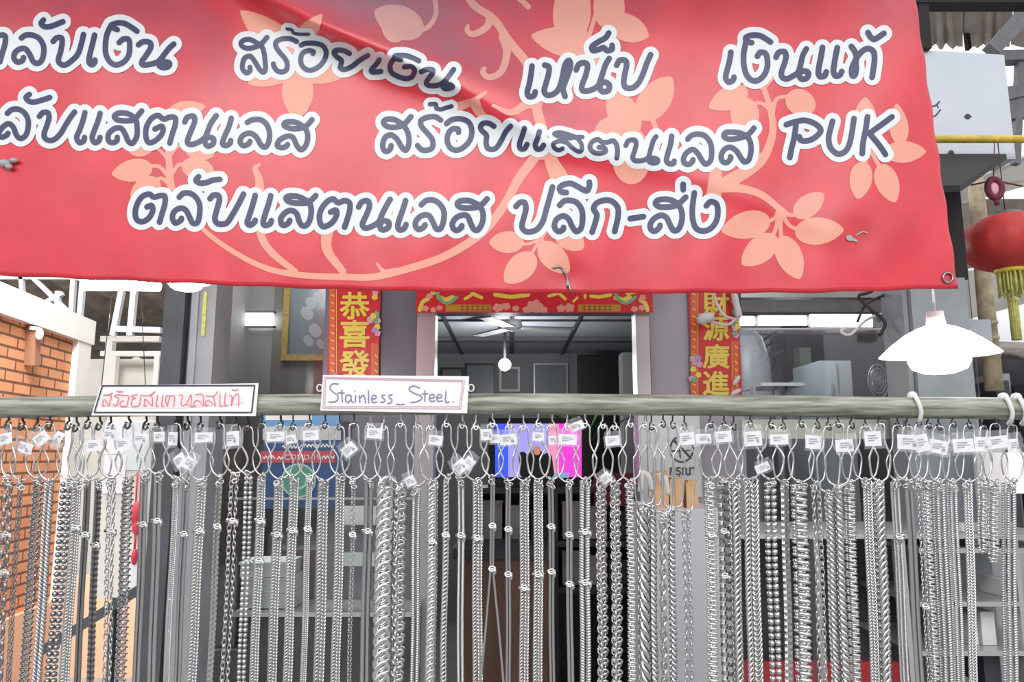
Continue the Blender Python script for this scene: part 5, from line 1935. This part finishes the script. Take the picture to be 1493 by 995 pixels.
point_light('right_window_fill', (1.25, 3.3, 2.3), 9, 0.08)  # unseen fill light added to brighten the things behind the right window
point_light('left_window_fill', (-1.0, 3.25, 2.35), 3, 0.08)  # unseen fill light added behind the left window
# right window interior
mb = MB()
mb.lathe([(0.0, 2.20), (0.07, 2.20), (0.11, 2.16), (0.14, 2.06), (0.15, 1.95), (0.15, 0.0), (0.0, 0.0)], 28, Matrix.Translation((W(1084, 540, 4.2).x, 4.2, 0)))
tag(mb.build('round_column', M['panel'], None), 'pale round-topped pillar behind the right scroll', 'column')
wt = empty('white_table', tuple(W(1141, 700, 3.5)), 'white-topped table with legs behind the right window', 'table')
mb = MB(); bpx(mb, 1110, 558, 1173, 563, 3.5, 0.3); part(mb, 'table_top', M['boxwhite'], wt)
for x in (1113, 1150, 1166):
    mb = MB(); bpx(mb, x, 563, x + 4, 1180, 3.52, 0.04); part(mb, 'leg', M['greyplastic'], wt)
boxthing('meter_box', 'small pale green electric box on the dark wall behind the right window', 'box', 1166, 507, 1183, 534, 4.5, 0.1, M['palegreen'])
fg = boxthing('white_cabinet', 'pale blue-white enamel cabinet behind the right window', 'cabinet', 1200, 526, 1246, 690, 3.6, 0.35, M['fridge'], None, None, 0.0)
mb = MB(); bpx(mb, 1221, 530, 1223, 600, 3.595, 0.01); bpx(mb, 1213, 560, 1216, 575, 3.59, 0.01); part(mb, 'door_seam', M['greyplastic'], fg)
boxthing('grey_carton', 'grey carton between white table and enamel cabinet', 'box', 1174, 552, 1198, 640, 3.98, 0.2, M['acrylic'], None, None, 0.0)
fan = empty('desk_fan', tuple(W(1280, 590, 3.3)), 'small desk fan with wire guard beside the lit lamp', 'fan')
fc = W(1279, 556, 3.3)
mb = MB()
for rr_ in (1.0, .75, .5, .25):
    mb.tube([fc + Vector((.045 * rr_ * math.cos(a), -.01, .075 * rr_ * math.sin(a))) for a in np.linspace(0, 2 * math.pi, 21)[:-1]], .003, 5, closed=True)
for a in np.linspace(0, math.pi, 7)[:-1]:
    mb.tube([fc + Vector((.045 * math.cos(a), -.01, .075 * math.sin(a))), fc - Vector((.045 * math.cos(a), .01, .075 * math.sin(a)))], .002, 4)
part(mb, 'guard', M['alu'], fan)
mb = MB()
for k in range(3):
    a = k * 2.094
    mb.ball(fc + Vector((.018 * math.cos(a), .01, .032 * math.sin(a))), (.016, .004, .026), 8, 6)
part(mb, 'blade', M['greyplastic'], fan)
mb = MB(); mb.tube([fc + Vector((0, .03, 0)), (fc.x, fc.y + .03, W(1254, 592, 3.2).z + .01)], .012, 8); mb.lathe([(0, 0), (.06, 0), (.05, .02), (0, .02)], 14, Matrix.Translation((fc.x, fc.y + .03, W(1254, 592, 3.2).z + .001))); part(mb, 'stand', M['dark'], fan)
boxthing('fan_shelf', 'dark shelf board the desk fan stands on', 'shelf', 1250, 592, 1330, 600, 3.2, 0.3, M['beam_grey'])

# loose cables beside the right post and over the right scroll
def cable(label, pts, Y, r, m):
    mb = MB()
    cp = crom([tuple(W(x, y, Y + dy)) for x, y, dy in pts], 6)
    mb.tube(cp, r, 6)
    o = mb.build('cable', m, None, origin=tuple(W(pts[0][0], pts[0][1], Y)))
    return tag(o, label, 'cable', 'loose cables on the shopfront')
cable('white cable looping over the right scroll', [(1038, 410, 0), (1044, 440, 0), (1056, 460, -.01), (1070, 465, 0), (1072, 466, 0), (1060, 474, -.01), (1040, 470, 0), (1030, 466, 0)], YS - 0.06, .006, M['cable_white'])
mb = MB(); mb.lathe([(0, .03), (.018, .03), (.024, -.02), (.012, -.035), (0, -.035)], 12, Matrix.Translation(W(1029, 464, YS - .07)) @ Matrix.Rotation(1.3, 4, 'Y'))
tag(mb.build('cable_plug', M['cable_white'], None), 'white lamp holder at the end of the looping cable', 'socket')
cable('white bunched cable at the upper right edge of the right scroll', [(1066, 405, 0), (1070, 425, 0), (1074, 445, 0), (1078, 462, 0)], YS - 0.07, .014, M['cable_white'])
cable('black cable curling left of the right post', [(1305, 400, 0), (1270, 425, -.02), (1252, 432, 0), (1268, 450, 0), (1290, 470, 0), (1282, 490, 0)], 2.5, .006, M['cable_black'])
cable('second black cable rising beside the right post', [(1312, 425, 0), (1290, 430, 0), (1262, 445, 0), (1250, 470, 0)], 2.52, .005, M['cable_black'])
cable('pale cable looping across the right window', [(1318, 456, 0), (1285, 458, 0), (1262, 468, 0), (1240, 488, -.02), (1226, 484, 0), (1232, 478, 0)], 2.55, .005, M['cable_white'])
cable('thin white wire running along the right window top', [(1082, 481, 0), (1180, 480, 0), (1318, 480, 0)], YS - .03, .004, M['cable_white'])

for n, (x, y, a) in enumerate(((1074, 555, .6), (1073, 572, 1.1))):
    mb = MB(); mb.ball(W(x, y, YS - .03), (.010, .008, .024), 10, 8, Matrix.Rotation(a, 3, 'Y'))
    tag(mb.build('plastic_clip', M['boxwhite'], None, origin=tuple(W(x, y, YS - .03))), ('upper white plastic clip at the lower right corner of the right scroll', 'lower white plastic clip at the lower right corner of the right scroll')[n], 'clip', 'white clips on the right scroll')

# no-smoking panel and things around it
YN = YS - 0.03
mb = MB(); mats_ = [M['acrylic'], M['ink']]
bpx(mb, 945, 600, 1022, 725, YN, 0.006)
mb.cur = 1
fn = Field(965, 625, 1020, 706, 0.5)
fn.stroke(crom([(994 + 16.5 * math.cos(a), 655 + 19 * math.sin(a)) for a in np.linspace(-1.2, 4.4, 16)], 3), 1.3)
fn.stroke([(983, 643), (1007, 668)], 1.6)
fn.stroke([(980, 658), (990, 658)], 1.2); fn.stroke([(998, 658), (1006, 657)], .8); fn.stroke(crom([(994, 640), (996, 647), (991, 652), (992, 668)], 4), .9)
fn.mesh(mb, flat_map(YN, .001))
put_text(mb, 'กรุณา', 995, 690, 37, 17, flat_map(YN, .0016), 0.35)
tag(mb.build('no_smoking_sign', mats_, None, origin=tuple(W(984, 725, YN))), 'pale panel with round no smoking symbol right of the doorway', 'sign')
for n, (x0, y0, x1, y1) in enumerate(((955, 690, 975, 742), (977, 700, 996, 742), (1001, 704, 1018, 742))):
    mb = MB(); bpx(mb, x0, y0, x1, y1, 1.97, 0.05, 1.95)
    bpx(mb, x0 + 2, y0 - 3, x1 - 2, y0, 1.98, 0.03, 1.95)
    o = mb.build('cardboard_box', M['card'], None, origin=tuple(W((x0 + x1) / 2, y1, 1.9)))
    tag(o, ('tallest brown cardboard box below the no smoking sign', 'middle brown cardboard box below the no smoking sign', 'small right brown cardboard box below the no smoking sign')[n], 'box', 'cardboard boxes below the no smoking sign')
for n, (a, b, c_) in enumerate((((934, 718), (938, 690), (952, 716)), ((962, 690), (968, 696), (974, 722)))):
    mb = MB()
    cp = crom([tuple(W(*p, 1.24)) for p in (a, ((a[0] + b[0]) / 2, b[1] + 6), b, ((b[0] + c_[0]) / 2, b[1] + 6), c_)], 5)
    mb.tube(cp, .005 if n == 0 else .0042, 8)
    o = mb.build('plastic_bracket', M['boxwhite'], None, origin=tuple(W(b[0], b[1], 1.24)))
    tag(o, ('white bent plastic bracket, the left and larger of two below the sign', 'thin white bent plastic bracket, right of the larger one')[n], 'bracket', 'white plastic brackets')
boxthing('counter_block', 'pale bluish counter block below the no smoking sign', 'counter', 948, 742, 1062, 1250, 1.95, 0.3, M['panel'], None, None, 0.0)

# right display case with shelves and boxes
YE = 2.1
ds = empty('display_case', tuple(W(1290, 1250, YE)), 'pale metal display case with shelves behind the right-hand necklaces', 'cabinet')
mb = MB()
bpx(mb, 1075, 780, 1560, 786, YE, 0.4)
for y in (800, 878, 950):
    bpx(mb, 1340, y, 1560, y + 7, YE, 0.35)
for x in (1075, 1200, 1330, 1400, 1500):
    bpx(mb, x, 786, x + 7, 1250, YE, 0.05)
part(mb, 'frame', M['alu'], ds)
mb = MB(); bpx(mb, 1082, 786, 1330, 1250, YE + 0.36, 0.02); part(mb, 'back_panel', M['dark'], ds, 'dark back')
mb = MB(); bpx(mb, 1330, 786, 1560, 1250, YE + 0.36, 0.02); part(mb, 'side_back_panel', M['greyplastic'], ds, 'grey back')
mb = MB(); bpx(mb, 1075, 966, 1335, 1250, YE + 0.1, 0.02); part(mb, 'kick_panel', M['panel_red'], ds, 'red lower panel')
for n, (x0, y0, x1, y1, m_) in enumerate(((1403, 768, 1440, 780, 'w'), (1444, 766, 1478, 780, 'w'), (1415, 788, 1468, 800, 'w'), (1432, 900, 1452, 950, 'w'), (1413, 905, 1426, 950, 'w'), (1436, 962, 1460, 1012, 'g'), (1462, 852, 1478, 878, 'w'))):
    boxthing('gift_box', ('low white box on the display case top, left of two', 'low white box on the display case top, right of two', 'long white box on the top shelf of the display case',
             'tall white box on the middle shelf of the display case', 'narrow white box beside the tall one on the middle shelf', 'dark grey box on the bottom shelf of the display case', 'small white box at the right end of the upper shelf')[n],
             'box', x0, y0 - .6, x1, y1 - .6, YE + 0.06, 0.1, M['boxwhite'] if m_ == 'w' else M['dark'], 'boxes on the display case', YE)
boxthing('grey_sign', 'grey notice with vertical dark writing at the right edge', 'sign', 1425, 640, 1470, 780, 2.115, 0.01, M['greyplastic'])
boxthing('white_bin', 'white plastic bin at the far right edge below the rail', 'bin', 1472, 660, 1520, 720, 1.8, 0.1, M['boxwhite'])
boxthing('slate_board', 'slate-blue board standing behind the right-hand hangers', 'board', 1082, 612, 1330, 640, 2.6, 0.02, M['palegreen'])
boxthing('grey_screen', 'dark grey screen panel behind the right-hand hangers', 'panel', 1328, 612, 1432, 780, 2.2, 0.02, M['panel_dark'])

# things on the left post
nb_ = empty('notice_board', tuple(W(190, 872, 2.645)), 'tall pale board on legs beside the left post carrying the notices', 'board')
mb = MB(); bpx(mb, 146, 604, 240, 872, 2.645, 0.02); part(mb, 'panel', M['cream'], nb_)
for x in (150, 230):
    mb = MB(); bpx(mb, x, 860, x + 7, 1200, 2.668, 0.03, None, 0.0); part(mb, 'leg', M['post_dark'], nb_)
for n, (x0, y0, x1, y1, m_) in enumerate(((152, 614, 182, 662, 'paper'), (184, 616, 222, 686, 'acrylic'), (150, 664, 182, 720, 'paper'), (180, 800, 204, 862, 'paper'))):
    boxthing('paper_notice', ('white paper notice at the top left of the post', 'pale blue notice beside the left post', 'wide white notice under the top ones by the left post', 'small white card low on the left post')[n],
             'notice', x0, y0, x1, y1, 2.64 - .001 * n, 0.004, M[m_], 'notices by the left post')
mb2 = MB()
mb2.ball(W(199, 750, 2.632), (.020, .013, .045), 12, 8); mb2.ball(W(200, 768, 2.632), (.018, .012, .030), 12, 8); mb2.ball(W(196, 812, 2.632), (.011, .010, .028), 10, 8)
mb2.tube([W(198, 735, 2.632), W(200, 690, 2.64)], .003, 5); mb2.tube([W(198, 775, 2.632), W(196, 805, 2.632)], .004, 5)
tag(mb2.build('red_ornament', M['redcloth'], None, origin=tuple(W(199, 756, 2.635))), 'red cloth ornament hanging by the left post', 'ornament')
boxthing('yellow_ribbon', 'pale yellow-green ribbon tied down the left post', 'ribbon', 295, 425, 300, 490, 2.402, 0.008, M['tassel'])
mb = MB(); mb.bar(W(60, 950, 2.632), W(238, 838, 2.632), 0.028, 0.028)
tag(mb.build('dark_rod', M['post_dark'], None, origin=tuple(W(145, 895, 2.62))), 'dark slanting rod behind the left necklaces', 'rod')

# tube light and small dish lamp under the banner at the left
tl = empty('tube_light', tuple(W(177, 415, 3.4)), 'glowing white tube light under the banner at left', 'light')
mb = MB(); mb.tube([W(122, 416, 3.4), W(232, 417, 3.4)], 0.026, 12); part(mb, 'tube', M['tube'], tl, 'glowing tube')
mb = MB(); mb.bar(W(116, 405, 3.42), (XL - 0.115, 3.42, W(238, 406, 3.42).z), 0.05, 0.03); part(mb, 'fixture', M['lamp_white'], tl)
dl = empty('dish_lamp', tuple(W(270, 414, 1.9)), 'small glowing round lamp above the left post', 'lamp')
c = W(271, 416, 1.9)
mb = MB(); mb.ball(c, (0.042, 0.042, 0.016), 16, 8); part(mb, 'bulb', M['bulb'], dl, 'glowing bulb')
point_light('dish_glow', (c.x, c.y, c.z - .06), 7, 0.04)
mb = MB(); mb.lathe([(0.02, .05), (.03, .045), (.058, .012), (.06, .008), (.028, .04), (.018, .045)], 20, Matrix.Translation(c)); mb.tube([c + Vector((0, 0, .045)), (c.x, c.y, 2.79)], .004, 6); part(mb, 'lamp_shade', M['lamp_white'], dl)

# brick-wall bracket lamp and its dark socket at the left house
def on_brick(px, py, off):
    """point on the brick wall's face seen at pixel (px, py), moved off towards the lane"""
    k = W(px, py, 1.0).x
    t = (far.x - k * far.y) / (k * dvec.y - dvec.x)
    Yw = far.y + t * dvec.y
    nrm = Vector((dvec.y, -dvec.x, 0))
    return W(px, py, Yw) + nrm * off


wl_ = empty('wall_lamp', tuple(on_brick(36, 490, 0)), 'small wall lamp on a brown bracket on the brick wall', 'lamp')
mb = MB(); mb.bar(on_brick(40, 476, .02), on_brick(38, 533, .02), .09, .05); part(mb, 'bracket', mat('brown_bracket', (0.30, 0.15, 0.09), 0.6), wl_)
mb = MB(); mb.ball(on_brick(34, 487, .09), (.022, .022, .038), 10, 8); part(mb, 'bulb', M['lamp_white'], wl_)
mb = MB(); mb.bar(on_brick(36, 478, .03), on_brick(35, 480, .09), .02, .02); part(mb, 'arm', M['lamp_white'], wl_)

# ================================================================== RIGHT OUTSIDE
# tan roof sheets with light gaps
for n, (x0, x1) in enumerate(((1335, 1404), (1406, 1472), (1474, 1600))):
    mb = MB()
    vs, fs = [], []
    ns_ = 14
    for i in range(ns_ + 1):
        t = i / ns_
        x = x0 + (x1 - x0) * t
        dz = .012 * math.sin(i * 1.5)
        a = W(x + (x - 1400) * .12, -40, 3.2) ; b = W(x, 66 + (4 if i % 3 else -1), 4.2)
        vs += [a + Vector((0, 0, dz)), b + Vector((0, 0, dz)), a + Vector((0, 0, dz + .01)), b + Vector((0, 0, dz + .01))]
    for i in range(ns_):
        a, b = i * 4, i * 4 + 4
        fs += [(a, a + 1, b + 1, b), (a + 2, b + 2, b + 3, a + 3), (a, b, b + 2, a + 2), (a + 1, a + 3, b + 3, b + 1)]
    mb.smooth = True
    mb.add(vs, fs)
    struct(mb.build('roof_sheet', M['roof_tan']))
mb = MB(); mb.bar(W(1320, 3, 2.6), W(1560, 3, 2.6), .06, .04); mb.bar(W(1340, -5, 2.6), W(1346, 75, 2.6), .035, .05); struct(mb.build('beam_front', M['beam_dark']))
mb = MB(); mb.bar(W(1445, 75, 3.0), W(1530, -20, 3.0), .05, .06); struct(mb.build('beam_brace', M['beam_grey']))
mb = MB(); mb.bar(W(1402, -10, 4.0), W(1412, 72, 4.0), .02, .03); mb.bar(W(1468, -10, 4.0), W(1474, 50, 4.0), .02, .03); struct(mb.build('beam_rafter', M['beam_dark']))
mb = MB(); mb.bar(W(1450, 85, 3.4), W(1580, 82, 3.4), .06, .05); mb.bar(W(1462, 140, 3.4), W(1560, 118, 3.4), .05, .06); mb.bar(W(1468, 160, 3.4), W(1560, 150, 3.4), .03, .10); mb.bar(W(1487, 90, 3.4), W(1480, 240, 3.4), .03, .03); struct(mb.build('beam_side', M['beam_grey']))

# white sign box
sb = empty('sign_box', tuple(W(1420, 232, 2.6)), 'pale blue-white sign board with small diamond mark right of the banner', 'sign')
mb = MB()
q = [W(1330, 72, 2.6), W(1464, 80, 2.6), W(1481, 232, 2.6), W(1330, 232, 2.6)]
back = [p + Vector((0, .12, 0)) for p in q]
mb.add(q + back, [(3, 2, 1, 0), (4, 5, 6, 7), (0, 1, 5, 4), (1, 2, 6, 5), (2, 3, 7, 6), (3, 0, 4, 7)])
part(mb, 'board', M['sign_white'], sb)
mb = MB()
fd = Field(1350, 140, 1430, 240, 0.6)
fd.stroke([(1406, 170), (1411, 170), (1416, 170)], [.8, 4.2, .8])
fd.stroke(crom([(1358, 155), (1364, 154), (1370, 148)], 4), 1.1); fd.stroke(crom([(1360, 170), (1365, 168), (1371, 160)], 4), 1.1); fd.stroke([(1366, 152), (1368, 157)], 1.0)
fd.mesh(mb, flat_map(2.6, .001)); part(mb, 'marks', M['dark'], sb, 'diamond mark and stroke ends of lettering')
mb = MB(); mb.ball(W(1387, 223, 2.597), (.011, .005, .011), 10, 6); part(mb, 'bolt', M['dark'], sb)
mb = MB(); mb.tube([W(1330, 203, 2.5), W(1580, 203, 2.5)], .014, 10)
tag(mb.build('yellow_pole', M['yellow'], None, origin=tuple(W(1450, 203, 2.5))), 'thin yellow horizontal pole crossing the white sign board', 'pole')
mb = MB()
q = [W(1350, 232, 2.58), W(1468, 232, 2.58), W(1400, 280, 2.05), W(1350, 280, 2.05)]
back = [p + Vector((0, 0, .02)) for p in q]
mb.add(q + back, [(3, 2, 1, 0), (4, 5, 6, 7), (0, 1, 5, 4), (1, 2, 6, 5), (2, 3, 7, 6), (3, 0, 4, 7)])
struct(mb.build('canopy_underside', M['beam_dark']))

# white awnings of the next stall
def awning(pts, Y0, Y1, label):
    mb = MB()
    q = [W(x, y, Y0 if i < 2 else Y1) for i, (x, y) in enumerate(pts)]
    back = [p + Vector((0, .01, .015)) for p in q]
    mb.add(q + back, [(3, 2, 1, 0), (4, 5, 6, 7), (0, 1, 5, 4), (1, 2, 6, 5), (2, 3, 7, 6), (3, 0, 4, 7)])
    o = mb.build('awning', M['awning'], None, origin=tuple(q[0]))
    return tag(o, label, 'awning', 'white awnings of the next stall')
awning([(1392, 276), (1530, 212), (1530, 262), (1394, 300)], 4.2, 4.4, 'slanting white awning above the red lantern')
awning([(1402, 396), (1560, 380), (1560, 425), (1412, 466)], 4.0, 4.2, 'white awning behind and below the red lantern')
boxthing('blue_sign', 'small blue sign with white script beside the lamp shade', 'sign', 1412, 466, 1446, 505, 2.94, .02, M['sign_white'])
# weathered pole and green-yellow tassel
mb = MB(); mb.tube([W(1420, 235, 3.0), W(1428, 330, 3.0), W(1436, 430, 3.0), W(1450, 570, 3.0)], [.028, .032, .032, .034], 10)
for t in (470, 492, 515):
    x = 1436 + (t - 430) * .1
    mb.tube([W(x - 1, t, 3.0), W(x + 1, t + 6, 3.0)], .038, 10)
tag(mb.build('weathered_pole', M['bamboo'], None, origin=tuple(W(1436, 430, 3.0))), 'weathered brown pole standing behind the red lantern', 'pole')
# lantern
YLn = 2.5
lc = W(1470, 354, YLn)
ln = empty('red_lantern', tuple(lc), 'big round red paper lantern at the right edge', 'lantern')
mb = MB()
pr = []
rx, rz = .150, .103
n = 14
vs, fs = [], []
segs = 48
for i in range(n + 1):
    th = math.pi * (0.10 + 0.80 * i / n)
    for k in range(segs):
        a = 2 * math.pi * k / segs
        rib = 1 + .022 * abs(math.sin(a * 8))
        vs.append(lc + Vector((rx * math.sin(th) * math.cos(a) * rib, rx * math.sin(th) * math.sin(a) * rib, rz * math.cos(th))))
for i in range(n):
    for k in range(segs):
        fs.append((i * segs + k, (i + 1) * segs + k, (i + 1) * segs + (k + 1) % segs, i * segs + (k + 1) % segs))
mb.smooth = True; mb.add(vs, fs); mb.smooth = False
part(mb, 'lantern_body', M['lantern'], ln)
for s_, nm in ((1, 'top_cap'), (-1, 'bottom_cap')):
    mb = MB(); z = lc.z + s_ * rz * .92
    mb.lathe([(0, -.012), (.05, -.012), (.052, .0), (.046, .012), (0, .012)], 20, Matrix.Translation((lc.x, lc.y, z)))
    part(mb, nm, M['beam_grey'] if s_ > 0 else M['gold'], ln)
mb = MB()
for k in range(40):
    a = k * 2.4; r = .045 * math.sqrt((k + .5) / 40)
    p = Vector((lc.x + r * math.cos(a), lc.y + r * math.sin(a), lc.z - rz * .95))
    mb.tube([p, p + Vector((0, 0, -.075 - .01 * (k % 3)))], .004, 5)
part(mb, 'tassel', M['tassel'], ln, 'yellow-green fringe')
mb = MB(); mb.tube([lc + Vector((0, 0, rz)), (lc.x, lc.y, W(1470, 203, 2.5).z)], .002, 5); part(mb, 'cord', M['cable_black'], ln)
# small red ornament above it
oc = W(1450, 275, 2.45)
orn = empty('lucky_ornament', tuple(oc), 'small dark red oval ornament with pale centre above the lantern', 'ornament')
mb = MB(); mb.tube([oc + Vector((.024 * math.cos(a), 0, .034 * math.sin(a))) for a in np.linspace(0, 2 * math.pi, 25)[:-1]], .011, 8, closed=True); part(mb, 'ring', M['maroon'], orn)
mb = MB(); mb.ball(oc, (.016, .006, .022), 12, 8); part(mb, 'centre', M['pinkprint'], orn)
mb = MB(); mb.tube([oc + Vector((0, 0, -.04)), oc + Vector((.004, 0, -.06))], .009, 6); mb.tube([oc + Vector((0, 0, .04)), W(1450, 205, 2.49)], .002, 5); mb.tube([oc + Vector((-.08, 0, .012)), oc + Vector((0, 0, .03)), oc + Vector((.1, 0, .008))], .003, 5); part(mb, 'cord', M['maroon'], orn)
mb = MB()
for k in range(12):
    a = k * .52
    p = W(1477, 440, 2.8) + Vector((.012 * math.cos(a), .012 * math.sin(a), 0))
    mb.tube([p, p + Vector((0, 0, -.15))], .006, 5)
mb.ball(W(1477, 438, 2.8), .02)
tag(mb.build('hanging_tassel', M['tassel'], None, origin=tuple(W(1477, 440, 2.8))), 'hanging yellow-green tassel right of the weathered pole', 'tassel')
# dark lane behind
mb = MB(); bpx(mb, 1340, 290, 1600, 402, 4.7, 0.06); struct(mb.build('wall_stall_screen', M['roof_brown']))
mb = MB(); mb.box((2.3, 8.0, 0), (9.0, 8.2, 2.7)); struct(mb.build('wall_far_stall', M['dark']))
mb = MB()
vs, fs = [], []
for i in range(41):
    x = 2.2 + i * .12
    dz = .03 * math.sin(i * 1.5)
    vs += [(x, 5.0, 2.15 + dz), (x, 7.5, 2.6 + dz), (x, 5.0, 2.17 + dz), (x, 7.5, 2.62 + dz)]
for i in range(40):
    a, b = i * 4, i * 4 + 4
    fs += [(a, a + 1, b + 1, b), (a + 2, b + 2, b + 3, a + 3), (a, b, b + 2, a + 2), (a + 1, a + 3, b + 3, b + 1)]
mb.smooth = True; mb.add(vs, fs)
struct(mb.build('roof_far_stall', M['roof_brown']))
for n, (x0, y0, x1, y1, Y) in enumerate(((1456, 545, 1474, 590, 3.4), (1500, 560, 1540, 600, 3.3), (1452, 555, 1472, 580, 3.1))):
    boxthing('stall_crate', ('grey crate on the next stall behind the weathered pole', 'dark crate at the far right of the next stall', 'dark crate behind the lit lamp')[n], 'crate', x0, y0, x1, y1, Y, .2, (M['silver_grey'], M['dark'], M['dark'])[n], 'crates on the next stall', None, 0.0)
